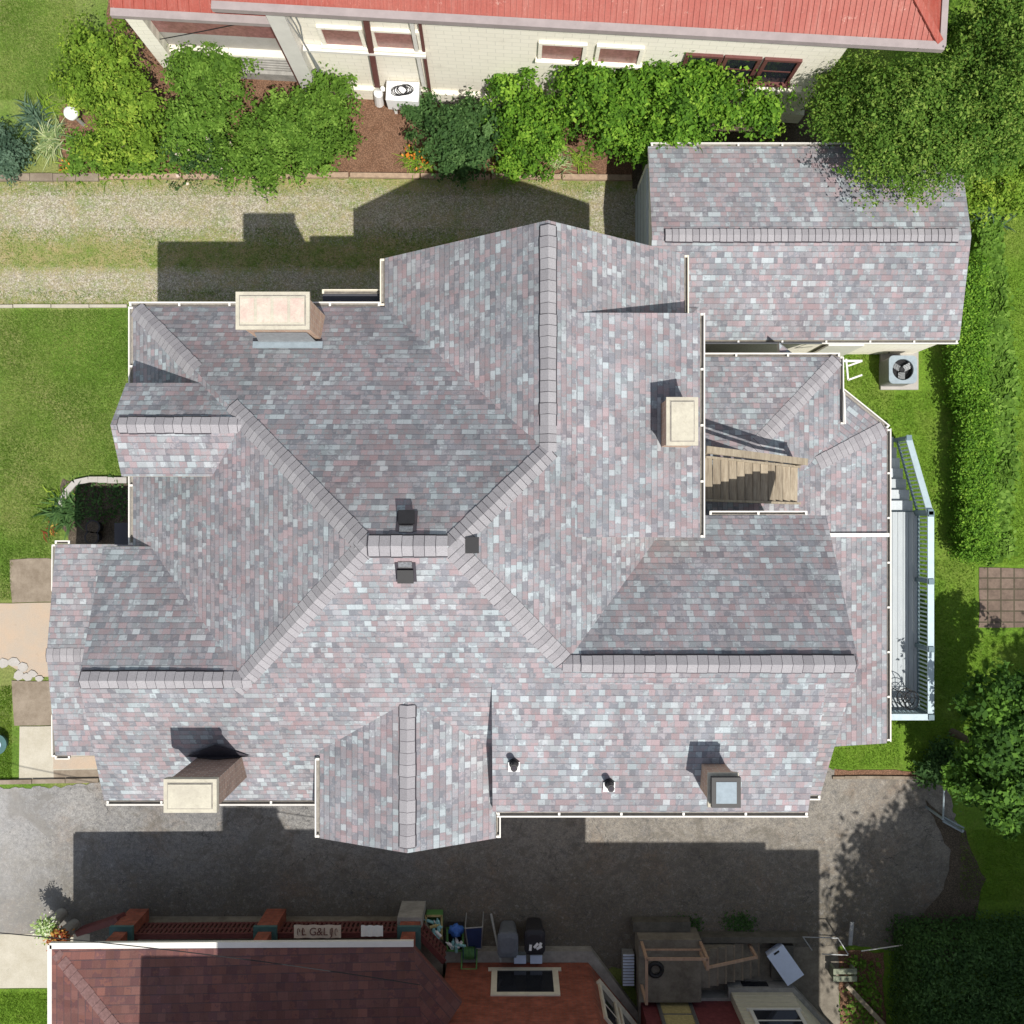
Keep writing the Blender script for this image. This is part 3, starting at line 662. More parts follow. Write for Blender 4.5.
railing([(10.68, -.05, .9), (10.68, -5.23, .9), (9.1, -5.23, .9)], .9, deck)
railing([(10.42, 1.95, .1), (10.66, .0, .9)], .9, deck)
# brick chimney shadows etc. done; white antenna bracket on the corner
an = MB(); z = 3.5
q = [P(835, 361, z), P(862, 361, z), P(848, 366, z), P(848, 380, z), P(862, 375, z)]
an.bar(q[0], q[1], .05, .05, 'white'); an.bar(q[1], q[2], .04, .04, 'white'); an.bar(P(846, 359, z), q[3], .04, .04, 'white'); an.bar(q[3], q[4], .04, .04, 'white')
an.bar(P(842, 384, z), P(842, 357, z), .03, .03, 'white')
an.build('corner_bracket', house)
m = MB(); m.bar(P(844, 392, 3.75), P(845, 424, 3.78), .04, .04, 'white'); m.build('pipe', ad2)

# ================================================================== GARAGE
gar = thing('garage', 'low rectangular garage with one long ridge, shingled like the big house beside it', 'garage', (7.2, 6.6, 0))
gr = roof('gable_roof', [[(3.34, 6.6, 3.5), (10.96, 6.6, 3.5), (10.98, 8.97, 2.8), (3.34, 8.97, 2.8)],
                         [(3.34, 6.6, 3.5), (10.96, 6.6, 3.5), (10.98, 4.22, 2.8), (3.34, 4.22, 2.8)]], gar, .14)
caps('ridge_vent', (3.66, 6.6, 3.51), (10.65, 6.6, 3.51), gr, .15, .16, .2, True)
gable_wall('x', 3.42, 10.9, 4.3, 8.88, 2.62, 3.3, 6.6, gar, m='cream_wall')
mb = MB(); mb.bb((3.38, 7.0, 0), (3.415, 8.6, 2.1), 'door_grey') if False else None
M['door'] = plain('pale_grey_blue_door', (.4, .45, .48), .5, .08)
mb.bb((3.36, 4.6, 0), (3.417, 8.6, 2.3), 'door'); 
for k in range(1, 4): mb.bb((3.35, 4.62, .57 * k), (3.359, 8.58, .57 * k + .03), 'lead')
mb.build('garage_door', gar)
gut((3.4, 4.22, 2.8), (10.95, 4.22, 2.8), (0, -1), gr, w=.08); gut((3.4, 8.97, 2.8), (10.95, 8.97, 2.8), (0, 1), gr, w=.08)
mb = MB(); mb.bb((8.0, 4.2, 0), (8.9, 4.245, 2.05), 'white'); mb.build('door', gar)

# ================================================================== NORTH NEIGHBOUR
nx = thing('cream_house', 'cream painted house with a bright red metal roof along the top edge', 'house', (0, 14, 0))
ROT = -math.atan(.056)
def W(X, off, z): return Vector((X, 11.28 - .056 * (X + 2.2) - off, z))
mb = MB()
p = [W(-5.55, 0, 0), W(7.75, 0, 0)]
poly = [(p[0].x, p[0].y), (p[1].x, p[1].y), (9.0, 19), (-5.55, 19.5)]
mb.prism(poly, 0, 5.35, 'cream_wall'); mb.build('wall', nx)
mb = MB(); q = W(-5.6, .06, 0); q2 = W(7.8, .06, 0); mb.bar(q + Vector((0, 0, .3)), q2 + Vector((0, 0, .3)), .14, .6, 'cream_wall'); mb.build('plinth', nx)
# main roof
eL = Vector((-6.57, 11.18, 5.5)); eR = Vector((9.36, 10.28, 5.5))
rL = Vector((-6.4, 15.6, 8.0)); rR = Vector((5.2, 15.0, 8.0)); bR = Vector((9.9, 19.5, 5.5)); bL = Vector((-6.1, 20.5, 5.5))
rr = roof('metal_roof', [[eL, eR, rR, rL], [eR, bR, rR], [rL, rR, bR, bL]], nx, .2, 'red_roof', 'gutter_grey')
seam = MB(); n = 124
for i in range(n + 1):
    t = i / n; a = eL.lerp(eR, t) + Vector((0, 0, .012)); dirv = (rL - eL).normalized()
    # length until hip
    L = 4.9 if t < .74 else max(.1, 4.9 * (1 - t) / .26)
    seam.bar(a, a + dirv * L, .04, .018, 'red_roof')
seam.bar(eR + Vector((0, 0, .04)), rR + Vector((0, 0, .04)), .16, .05, 'red_roof')
for k, dd in ((1, .85), (2, 1.9)): seam.bar(eL + (rL - eL).normalized() * dd + Vector((0, 0, .012)), eR + (rL - eL).normalized() * dd + Vector((-1.1 * dd, 0, .012)), .03, .02, 'brown_trim')
seam.build('standing_seam', rr)
g = MB(); o = Vector((-.056, -1, 0)).normalized()
g.bar(eL + o * .09 + Vector((0, 0, -.02)), eR + o * .09 + Vector((.1, 0, -.02)), .18, .16, 'gutter_grey')
g.bar(eR + Vector((.06, -.1, -.025)), bR + Vector((.06, 0, -.025)), .14, .16, 'gutter_grey'); g.build('gutter', rr)
# left enclosed porch
mb = MB(); mb.prism([(-9.3, 12.05), (-5.56, 11.84), (-5.56, 15), (-9.1, 15)], 0, 3.95, 'conc_pad'); pw = mb.build('porch_wall', nx)
mb = MB()
mb.bar((-9.3, 11.98, .2), (-5.56, 11.77, .2), .12, .4, 'stone'); mb.bar((-9.3, 11.96, 1.55), (-5.56, 11.75, 1.55), .2, .1, 'cream_wall')
mb.bar((-8.9, 12.0, 2.75), (-5.56, 11.81, 2.75), .05, .7, 'pinkpane')
for z in (.55, .7, .85, 1.0, 1.15, 1.3): mb.bar((-9.3, 12.0, z), (-5.56, 11.79, z), .06, .05, 'stone')
mb.build('porch_sill', nx)
mb = MB(); mb.bb((-9.2, 11.72, .9), (-8.8, 11.98, 3.9), 'cream_wall'); mb.build('porch_column', nx)
mb = MB(); mb.box(W(-5.35, .18, 2.6), (.42, .3, 5.2), 'whitewall', ROT) if False else mb.box(W(-5.35, .12, 2.65), (.42, .26, 5.2), 'white', ROT); mb.build('pilaster', nx)
mb = MB(); mb.box((-5.68, 11.6, 2), (.12, .2, 3.9), 'brown_trim', ROT); mb.build('downspout', nx)
pe0 = Vector((-9.3, 11.68, 4.15)); pe1 = Vector((-5.2, 11.45, 4.15))
pr2 = roof('porch_roof', [[pe0, pe1, pe1 + Vector((.1, 2.6, .9)), pe0 + Vector((.1, 2.6, .9))]], nx, .15, 'red_roof', 'gutter_grey')
g = MB(); g.bar(pe0 + o * .09, pe1 + o * .09, .18, .14, 'gutter_grey'); g.build('gutter', pr2)
g = MB()
for i in range(17): a = pe0.lerp(pe1, i / 16) + Vector((0, 0, .012)); g.bar(a, a + Vector((.1, 2.5, .87)), .035, .035, 'red_roof')
g.build('standing_seam', pr2)
for (px0, px1) in ((322, 363), (374, 420)):
    X0 = (px0 - 512) / 41.8; X1 = (px1 - 512) / 41.8
    window(W((X0 + X1) / 2, .03, 3.45), X1 - X0, .85, nx, ROT, 'cream_wall', 'pinkpane', bars=0)
for (px0, px1) in ((540, 584), (597, 640)):
    X0 = (px0 - 512) / 41.5; X1 = (px1 - 512) / 41.5
    window(W((X0 + X1) / 2, .03, 3.3), X1 - X0, .8, nx, ROT, 'cream_wall', 'pinkpane', bars=0)
mb = MB(); mb.bar(W(-5.1, .1, 2.9), W(-2.1, .1, 2.9), .16, .09, 'white'); mb.build('window_sill', nx)
for px in (700, 738, 777):
    X = (px - 512) / 41; window(W(X, .03, 2.9), .8, 1.2, nx, ROT, 'brown_trim', 'glass')
mb = MB(); mb.bar(W(4.2, .1, 2.1), W(7.3, .1, 2.1), .16, .08, 'cream_wall'); mb.build('window_sill', nx)
mb = MB(); mb.bar(W(-3.55, .1, .9), W(-3.3, .1, 5.1), .13, .13, 'brown_trim'); mb.build('downspout', nx)
mb = MB(); mb.bar(W(-2.2, .06, 0), W(-2.1, .06, 5.1), .07, .07, 'brown_trim'); mb.bar(W(-2.32, .06, 1), W(-2.3, .06, 5.1), .09, .09, 'white'); mb.build('downspout', nx)
mb = MB(); mb.tube([W(-3.6, .25, .1), W(-3.55, .22, .7), W(-3.4, .2, .95)], [.13, .13, .07], 'whiteplastic', 12); mb.tube([W(-3.35, .3, .5), W(-3.2, .4, .8), W(-2.9, .3, 1.0)], .02, 'black', 6)
mb.build('drain_elbow', nx)
mb = MB()
for k in range(3): mb.tube([W(-5.2 + k * .14, .16, 4.8), W(-5.1 + k * .1, .17, 4.2), W(-5.0, .17, 3.4), W(-4.95 + k * .05, .17, 1.6)], .014, 'lead', 6)
mb.build('service_cable', nx)
# window AC on a shelf by the wall
ac = thing('outdoor_unit', 'boxy white outdoor unit with black cable on top by the cream wall', 'outdoor unit', W(-2.85, .35, 0))
q = W(-2.85, .36, .95); mb = MB(); mb.box(q, (.85, .5, .62), 'whiteplastic', ROT); mb.build('casing', ac)
mb = MB(); mb.box(q + Vector((-.02, -.256, -.02)), (.3, .02, .07), 'lead', ROT); mb.build('badge_panel', ac)
for sx in (-.3, .3): mb = MB(); mb.box(W(-2.85 + sx, .45, .31), (.07, .07, .64), 'whiteplastic', ROT); mb.build('leg', ac)
cab = MB()
for k in range(5):
    ph = random.uniform(0, 6); pts = []
    for j in range(14):
        a = j / 13 * 6.28 * 1.1 + ph; pts.append(q + Vector((.2 * math.cos(a) + random.uniform(-.02, .02) + (k - 2) * .05, .13 * math.sin(a), .335 + .02 * k)))
    cab.tube(pts, .012, 'black', 5)
tag(cab.build('cable_coil', origin=q + Vector((0, 0, .33))), 'tangled black cable lying on the white box by the cream wall', 'cable')
mb = MB(); q = W(-5.25, .45, 0); mb.tube([q, q + Vector((0, 0, .5)), q + Vector((0, 0, .52)), q + Vector((0, 0, .55))], [.2, .26, .28, .28], 'bucket', 16, False) if False else None
M['bucket'] = plain('blue_grey_bucket', (.38, .44, .52), .5)
mb.tube([q + Vector((0, 0, .02)), q + Vector((0, 0, .8)), q + Vector((0, 0, .82))], [.17, .22, .24], 'bucket', 16); mb.tube([q + Vector((0, 0, .821)), q + Vector((0, 0, .83))], .2, 'lead', 16)
tag(mb.build('bucket', origin=q), 'blue-grey bucket below the white corner post of the cream house', 'bucket')

# ================================================================== SOUTH-WEST BRICK HOUSE
bh = thing('brick_house', 'red brick house with maroon shingled porch roof edged in white, bottom left', 'house', (-3, -15, 0))
YW = -12.13
mb = MB(); bhp = [(-7.0, YW - .5), (-1.75, YW - .5), (-1.75, YW), (2.05, YW), (3.35, -13.7), (3.35, -19), (-7.0, -19)]
mb.prism(bhp, .35, 7.6, 'red_brick'); mb.build('wall', bh)
mb = MB(); mb.prism([(-1.8, YW - .4), (-1.8, YW + .3), (2.15, YW + .3), (2.3, YW + .1), (3.55, -13.7), (3.5, -16), (-1.8, -16)], 0, .34, 'stone'); mb.build('plinth', bh)
window(((525 - 512) / 38.5, YW - .0, 1.5), 1.6, 1.25, bh, 0 , 'cream', 'glass', bars=0, t=.15)
an_ = math.atan2(-1.57, 1.3)
for k in (.32, .72):
    c = Vector((2.05, YW, 0)).lerp(Vector((3.35, -13.7, 0)), k); window(c + Vector((.02, .02, 2.0)), .62, 1.7, bh, an_ + math.pi, 'cream', 'glass')
# main roof (off the picture; throws the long shadow)
mr = roof('hip_roof', [[(-7.75, -12.75, 8.0), (-5.9, -12.75, 8.0), (-5.9, -16.5, 10), (-7.0, -16.5, 10)],
                       [(-5.9, -12.35, 7.9), (-3.29, -12.35, 7.9), (-3.29, -16.5, 10.8), (-4.5, -16.5, 10.8)], [(-3.29, -11.9, 7.9), (3.9, -11.9, 7.9), (2.0, -16.5, 10.8), (-3.29, -16.5, 10.8)],
                       [(-5.9, -12.35, 7.9), (-4.5, -16.5, 10.8), (-5.9, -16.5, 10)],
                       [(3.9, -11.9, 7.9), (3.9, -20, 7.9), (2.0, -16.5, 10.8)],
                       [(-7.75, -12.75, 8.0), (-7.0, -16.5, 10), (-7.75, -20, 8.0)],
                       [(-7.75, -20, 8.0), (-7.0, -16.5, 10), (2.0, -16.5, 10.8), (3.9, -20, 7.9)]], bh, .2, 'brown_shingle')
c = MB(); c.bb((-5.28, -13.7, 7.5), (-3.9, -13.0, 10.3), 'red_brick'); cc_ = c.build('chimney', bh)
c = MB(); c.bb((-5.34, -13.76, 10.301), (-3.84, -12.94, 10.45), 'stone'); c.build('chimney_crown', cc_)
# porch roof
pz = 3.4
A = Vector((-11.02, -10.47, pz)); B = Vector((-2.36, -10.42, pz)); C_ = Vector((-1.2, -11.75, pz)); D = Vector((-2.0, -12.7, 4.1)); E = Vector((-7.2, -14.2, 4.45)); Fp = Vector((-11.02, -18, pz))
pr3 = roof('porch_roof', [[A, B, D, E], [B, C_, D], [A, E, Vector((-7.2, -18, 4.45)), Fp], [E, D, Vector((-2.0, -14.2, 4.2))]], bh, .16, 'brown_shingle', 'brown_trim')
caps('hip_cap', A + Vector((0.1, -.1, .02)), E + Vector((0, 0, .02)), pr3, w=.14, step=.22, drop=.2, mat='cap_brown')
mb = MB(); mb.bar(A + Vector((-.05, .08, -.03)), B + Vector((0, .08, -.03)), .14, .1, 'white'); mb.bar(A + Vector((-.05, .1, -.03)), Fp + Vector((-.05, 0, -.03)), .1, .1, 'white'); mb.build('gutter', pr3)
mb = MB(); mb.bb((-10.7, -18, 0), (-2.3, -11.02, .6), 'conc_grey'); mb.prism([(-2.3, -11.02), (-1.85, -11.6), (-1.85, -12.5), (-2.3, -12.5)], 0, .6, 'conc_grey'); mb.build('porch_floor', bh)
# railing (two bands of small balusters), columns
rl = MB()
def baluster_run(a, b):
    a = Vector(a); b = Vector(b); L = (b - a).length; d = (b - a) / L
    for z, w_, h_ in ((.66, .06, .08), (1.02, .05, .1), (1.42, .13, .08)): rl.bar(a + Vector((0, 0, z)), b + Vector((0, 0, z)), w_, h_, 'maroon_rail')
    rl.bar(a + Vector((0, 0, 1.3)), b + Vector((0, 0, 1.3)), .03, .06, 'maroon_rail')
    n = int(L / .12)
    for i in range(n):
        q = a + d * (i + .5) * L / n; rl.bb((q.x - .03, q.y - .03, .6), (q.x + .03, q.y + .03, 1.4), 'brown_trim')
baluster_run((-10.0, -10.98, 0), (-2.5, -10.93, 0)); baluster_run((-2.5, -10.85, 0), (-1.75, -11.65, 0))
rl.build('railing', bh)
for x in (-10.05, -6.35, -2.65):
    c = MB(); c.bb((x - .26, -11.2, .3), (x + .26, -10.7, 1.5), 'red_brick'); c.bb((x - .3, -11.24, 1.5), (x + .3, -10.66, 1.62), 'teal')
    c.bb((x - .17, -11.12, 1.62), (x + .17, -10.78, 3.2), 'red_brick'); c.build('porch_column', bh)
c = MB(); c.bb((-3.0, -10.86, 0), (-2.35, -10.6, 1.15), 'stone'); c.build('pier', bh)
# stair with sloping walls at left end of the porch
c = MB(); c.bar((-11.7, -11.35, .2), (-10.3, -10.7, .9), .16, .3, 'maroon_rail'); c.build('stair_wall', bh)
# banners on rail
def banner(name, x0, x1, z0, z1, y, m, label):
    mb = MB(); n = 14
    pts0 = [];
    for i in range(n + 1):
        t = i / n; x = x0 + (x1 - x0) * t; yy = y + .012 * math.sin(t * 17); pts0.append((x, yy, t))
    for (a, ya, _), (b, yb, _) in zip(pts0, pts0[1:]):
        mb.face([(a, ya + .02, z0), (b, yb + .02, z0), (b, yb, z1), (a, ya, z1)], m); mb.face([(a, ya + .012, z0), (a, ya - .008, z1), (b, yb - .008, z1), (b, yb + .012, z0)], m)
    return tag(mb.build(name, origin=(x0, y, z0), weld=False), label, 'banner')
# draped over the rail top, facing up
def drape(name, px0, px1, py0, py1, m, label, z=1.66):
    a = P(px0, py0, z - .08); b = P(px1, py0, z - .08); c = P(px1, py1, z); d = P(px0, py1, z)
    mb = MB(); n = 16
    for i in range(n):
        t0, t1 = i / n, (i + 1) / n; w0, w1 = .015 * math.sin(t0 * 19), .015 * math.sin(t1 * 19)
        q = [a.lerp(b, t0) + Vector((0, w0, w0)), a.lerp(b, t1) + Vector((0, w1, w1)), c.lerp(d, 1 - t1) + Vector((0, 0, w1)), c.lerp(d, 1 - t0) + Vector((0, 0, w0))]
        mb.face(q, m); mb.face([p - Vector((0, 0, .008)) for p in q[::-1]], m)
    return mb, a, b, c, d
mb, a, b, c, d = drape('banner', 294, 341, 925, 938, 'cloth', '')
bn = tag(mb.build('banner', origin=d, weld=False), 'tan cloth banner with dark swirls and letters hung on the dark red porch rail', 'banner')
# lettering: three characters and ornamental strokes
def text(s, loc, size, mat, parent, xdir, ydir):
    cu = bpy.data.curves.new('lettering', 'FONT'); cu.body = s; cu.size = size; cu.extrude = .002; cu.align_x = 'CENTER'; cu.align_y = 'CENTER'
    o = bpy.data.objects.new('lettering', cu); COL.objects.link(o)
    dg = bpy.context.evaluated_depsgraph_get(); me = bpy.data.meshes.new_from_object(o.evaluated_get(dg)); bpy.data.objects.remove(o)
    me.materials.append(M[mat]); o = bpy.data.objects.new('lettering', me); COL.objects.link(o)
    x = Vector(xdir).normalized(); z = x.cross(Vector(ydir)).normalized(); y = z.cross(x)
    R = Matrix((x, y, z)).transposed().to_4x4(); R.translation = Vector(loc) - PW[parent.name]
    o.parent = parent; o.matrix_local = R; return o
up_ = (a - d)
mid = (a + b + c + d) / 4 + Vector((0, 0, .03))
text('L G&L J', mid, .26, 'brown_trim', bn, b - a, up_)
orn = MB()
for fx in (.1, .2, .8, .9):
    cc = a.lerp(b, fx).lerp(d.lerp(c, fx), .5) + Vector((0, 0, .03))
    orn.tube([cc + Vector((.03 * math.cos(t), .09 * math.sin(t), 0)) for t in [k * .7 for k in range(8)]], .009, 'brown_trim', 4)
orn.build('ornament', bn)
mb, a, b, c, d = drape('cloth', 361, 383, 925.5, 936.5, 'whiteplastic', '')
tag(mb.build('cloth', origin=d, weld=False), 'plain white cloth hung on the porch rail beside the tan banner', 'cloth')

# ================================================================== SOUTH-EAST MAROON HOUSE
mh = thing('maroon_house', 'house with peeling maroon wall and cream clapboard bay at the bottom right of centre', 'house', (6, -16, 0))
YM = -13.1
mb = MB(); mb.prism([(3.45, YM), (5.9, YM), (5.9, -20), (3.45, -20)], .25, 7.8, 'maroon'); mb.build('wall', mh)
mb = MB(); mb.prism([(5.86, -12.86), (7.5, -12.86), (8.8, -14.26), (8.8, -20), (5.86, -20)], .5, 7.8, 'cream_siding')
for i in range(14): mb.bar((5.86, -12.85, .7 + i * .2), (7.5, -12.85, .7 + i * .2), .02, .02, 'cream_siding')
mb.build('bay_wall', mh)
mb = MB(); mb.prism([(3.4, YM + .08), (5.8, YM + .08), (5.8, -12.75), (7.55, -12.75), (8.9, -14.2), (8.9, -20), (3.4, -20)], 0, .49, 'stone'); mb.build('plinth', mh)
window(((677 - 512) / 38.3, YM + .02, 1.3), .85, 1.6, mh, 0, 'vent_metal', 'yellowish', bars=1)
window((6.75, -12.85, 2.1), 1.2, 1.1, mh, 0, 'white', 'glass')
mb = MB(); mb.bb((6.2, -12.76, .12), (6.9, -12.74, .4), 'glass'); mb.build('basement_window', mh)
roof('hip_roof', [[(3.9, -12.75, 8), (8.85, -12.75, 8), (8.0, -17, 10.2), (5.9, -17, 10.2)],
                  [(8.85, -12.95, 8.0), (10.3, -12.95, 8.0), (8.2, -17, 10.2), (8.0, -17, 10.2)],
                  [(10.3, -12.95, 8.0), (10.3, -20, 8.0), (8.2, -17, 10.2)], [(3.9, -12.75, 8), (5.9, -17, 10.2), (3.9, -20, 8)],
                  [(3.9, -20, 8), (5.9, -17, 10.2), (8.2, -17, 10.2), (10.3, -20, 8)]], mh, .2, 'brown_shingle', 'white')
# concrete landing with wooden rail
mb = MB(); mb.bb((3.35, -12.95, 0), (5.0, -11.3, .88), 'conc_grey'); landing = mb.build('concrete_landing', mh)
mb = MB(); mb.bb((3.25, -11.28, 0), (4.8, -11.02, .4), 'concrete_block'); mb.build('low_wall', mh)
for i in range(7):
    mb = MB(); x = 5.002 + i * .245; mb.bb((x, -12.6, 0), (x + .243, -11.62, .8 - i * .11), 'conc_grey'); mb.bb((x + .2, -12.6, .8 - i * .11 + .001), (x + .243, -11.62, .8 - i * .11 + .012), 'conc_brown'); mb.build('step', landing)
mb = MB(); mb.bb((5.05, -11.58, 0), (8.0, -11.42, .42), 'concrete_block'); mb.build('low_wall', mh)
ty = MB(); g = Vector((3.78, -12.05, .96)); ty.tube([g + Vector((.17 * math.cos(k * .2618), .17 * math.sin(k * .2618), 0)) for k in range(25)], .06, 'black', 8, False); tag(ty.build('tyre', origin=g), 'small black tyre lying on the concrete landing inside the wooden rail', 'tyre')
r = MB(); U = lambda x, y, z: Vector((x, y, z))
r.bar((3.42, -11.36, 1.9), (4.97, -11.36, 1.9), .07, .04, 'rail_wood'); r.bar((3.42, -11.36, 1.9), (3.42, -12.5, 1.9), .07, .04, 'rail_wood')
r.bar((3.42, -11.36, 1.35), (4.97, -11.36, 1.35), .04, .04, 'rail_wood'); r.bar((4.97, -11.36, 1.9), (4.97, -11.62, 1.9), .07, .04, 'rail_wood')
r.bar((4.97, -11.6, 1.85), (6.42, -11.68, 1.05), .07, .04, 'rail_wood')
for x, y, z0, z1 in ((3.42, -11.36, .9, 1.9), (4.97, -11.36, .9, 1.9), (4.97, -11.62, .9, 1.9), (3.42, -12.5, .9, 1.9), (6.42, -11.7, .05, 1.05)): r.bb((x - .035, y - .035, z0), (x + .035, y + .035, z1), 'rail_wood')
r.build('railing', landing)

# ================================================================== small things
def place(o): return o
def open_bin(px, py, body, rim, label, fills, w=.42, l=.6, h=.4):
    g = P(px, py, 0); t = thing('recycling_bin', label, 'bin', g, 'bins beside the brick house')
    m = MB(); c = g
    for sx, sy, dx, dy in ((-1, 0, .03, l), (1, 0, .03, l), (0, -1, w, .03), (0, 1, w, .03)): m.box(c + Vector((sx * w / 2, sy * l / 2, h / 2)), (dx, dy, h), body)
    m.box(c + Vector((0, 0, .03)), (w, l, .03), body); m.build('body', t)
    m = MB()
    for sx, sy, dx, dy in ((-1, 0, .05, l + .05), (1, 0, .05, l + .05), (0, -1, w, .05), (0, 1, w, .05)): m.box(c + Vector((sx * w / 2, sy * l / 2, h + .015)), (dx, dy, .03), rim)
    m.build('rim', t)
    return g
def bottles(g, n, label, h=.4, w=.3, l=.48):
    for k in range(n):
        b = MB(); p = g + Vector((random.uniform(-w / 2, w / 2), random.uniform(-l / 2, l / 2), h - .02 + k * .012)); a = random.uniform(0, 3.1); d = Vector((math.cos(a), math.sin(a), random.uniform(-.2, .3))) * .13
        b.tube([p - d, p + d * .4, p + d * .6, p + d], [.045, .045, .018, .018], random.choice(['cyan', 'cyan', 'yellowish', 'whiteplastic']), 9)
        tag(b.build('bottle', origin=p), label, 'bottle', 'empty bottles in the recycling bins')
g = open_bin(435, 921, 'green', 'yellowish', 'green recycling bin with a yellowish rim full of bottles, nearest the porch', 0)
bottles(g, 12, 'empty plastic bottle in the yellow-rimmed recycling bin')
g = open_bin(456, 933, 'plastic_black', 'green', 'dark bin with green rim holding a bright blue bag', 0)
bottles(g + Vector((0, -.12, 0)), 7, 'small bottle or can beside the blue bag in the dark bin', l=.25)
b = MB()
import bmesh
def blob(name, c, r, mat, seed=0, amp=.2, parent=None):
    bm = bmesh.new(); bmesh.ops.create_icosphere(bm, subdivisions=3, radius=1)
    rr_ = random.Random(seed); ph = [rr_.uniform(0, 6) for _ in range(6)]
    for v in bm.verts:
        n = v.co.normalized(); k = 1 + amp * (math.sin(5 * n.x + ph[0]) * math.sin(4 * n.y + ph[1]) + .5 * math.sin(9 * n.z + ph[2]) * math.sin(8 * n.x + ph[3]))
        v.co = Vector((n.x * r[0], n.y * r[1], n.z * r[2])) * k
    me = bpy.data.meshes.new(name); bm.to_mesh(me); bm.free(); me.materials.append(M[mat])
    me.polygons.foreach_set('use_smooth', [True] * len(me.polygons))
    o = bpy.data.objects.new(name, me); COL.objects.link(o); o.location = Vector(c)
    if parent: o.parent = parent; o.location = Vector(c) - PW[parent.name]
    PW[o.name] = Vector(c); return o
tag(blob('plastic_bag', P(456, 931, .45), (.19, .17, .12), 'blue', 3, .35), 'bright blue plastic bag lying in the dark bin', 'bag')
# folding chair
g = P(476, 930, 0); fc = thing('folding_chair', 'navy folding chair with pale frame leaning beside the hose reel', 'chair', g)
m = MB(); pts = [g + Vector(v) for v in ((-.2, -.35, .35), (-.26, .35, .75), (.2, .38, .75), (.16, -.35, .35))]
m.face(pts, 'navy'); m.face([p - Vector((0, 0, .01)) for p in pts[::-1]], 'navy'); m.build('seat', fc, weld=False)
m = MB(); 
for p, q in zip(pts, pts[1:] + pts[:1]): m.tube([p, q], .018, 'lead', 6)
for p in pts: m.tube([p, Vector((p.x, p.y * .99, .01))], .016, 'lead', 6)
m.build('frame', fc)
# hose reel
g = P(470, 946, 0); hr = thing('hose_reel', 'green wheeled hose reel with tubular frame by the brick wall', 'hose reel', g)
m = MB()
for sx in (-.2, .2): m.tube([g + Vector((sx, -.3, .75)), g + Vector((sx, .3, .05))], .02, 'green', 6); m.tube([g + Vector((sx, -.3, .75)), g + Vector((sx, -.25, .05))], .02, 'green', 6)
m.tube([g + Vector((-.2, -.3, .75)), g + Vector((.2, -.3, .75))], .02, 'green', 6); m.build('frame', hr)
m = MB(); m.tube([g + Vector((-.17, 0, .45)), g + Vector((-.15, 0, .45)), g + Vector((.15, 0, .45)), g + Vector((.17, 0, .45))], [.2, .14, .14, .2], 'teal', 18)
for k in range(7): m.tube([g + Vector((-.12 + k * .04, .155 * math.cos(t), .45 + .155 * math.sin(t))) for t in [j * .42 for j in range(16)]], .016, 'green', 5)
m.build('hose_drum', hr)
m = MB(); a = P(491, 914, .02); b = P(501, 962, .9); m.tube([a, b], [.035, .03], 'lead', 8); tag(m.build('metal_pole', origin=a), 'thin grey pole leaning on the brick wall beside the grey bin', 'pole')
def wheelie(px, py, mat, label, w=.55):
    g = P(px, py, 0); t = thing('wheeled_bin', label, 'bin', g, 'bins beside the brick house')
    def ring(w, l, z, n=6):
        pts = []
        for (sx, sy, a0) in ((1, 1, 0), (-1, 1, 90), (-1, -1, 180), (1, -1, 270)):
            for k in range(n): a = math.radians(a0 + 90 * k / (n - 1)); pts.append(g + Vector((sx * (w / 2 - .12) + .12 * math.cos(a), sy * (l / 2 - .12) + .12 * math.sin(a), z)))
        return pts
    def loft(rs, m, b):
        for r0, r1 in zip(rs, rs[1:]):
            for i in range(len(r0)): j = (i + 1) % len(r0); b.face([r0[i], r0[j], r1[j], r1[i]], m)
        b.face(rs[0][::-1], m); b.face(rs[-1], m)
    m = MB(); loft([ring(w * .75, .5, .05), ring(w * .95, .62, .95), ring(w, .66, .96), ring(w, .66, 1.0)], mat, m); m.build('body', t, smooth=False)
    m = MB(); loft([ring(w * .99, .65, 1.002), ring(w * .97, .62, 1.05), ring(w * .7, .4, 1.08)], mat, m); m.build('lid', t)
    m = MB(); m.tube([g + Vector((-w / 2 + .05, -.35, .95)), g + Vector((w / 2 - .05, -.35, .95))], .02, mat, 6); m.build('handle', t)
    for sx in (-.2, .2): m = MB(); m.tube([g + Vector((sx - .03, -.28, .12)), g + Vector((sx + .03, -.28, .12))], .12, 'plastic_black', 12); m.build('wheel', t)
    return g
wheelie(508, 929, 'plastic_grey', 'grey wheeled bin with closed lid against the brick house'); g2 = wheelie(534, 926, 'plastic_black', 'black wheeled bin with scraps of white paper on its lid')
m = MB()
for k in range(4): p = g2 + Vector((random.uniform(-.15, .15), random.uniform(-.2, 0), 1.09 + .008 * k)); m.box(p, (.16, .07, .004), 'whiteplastic', random.uniform(0, 3))
tag(m.build('paper_scraps', origin=g2 + Vector((0, 0, 1.09))), 'white paper scraps lying on the black bin lid', 'paper')
for i, px in enumerate((520, 536)):
    g = P(px, 956, .34); m = MB(); m.box(g + Vector((0, 0, .1)), (.3, .2, .2), 'lid'); m.box(g + Vector((0, 0, .21)), (.32, .22, .03), 'bluewhite')
    tag(m.build('lidded_tub', origin=g), ('left' if i == 0 else 'right') + ' one of two small pale lidded tubs above the brick house window', 'tub', 'pale tubs by the brick wall')
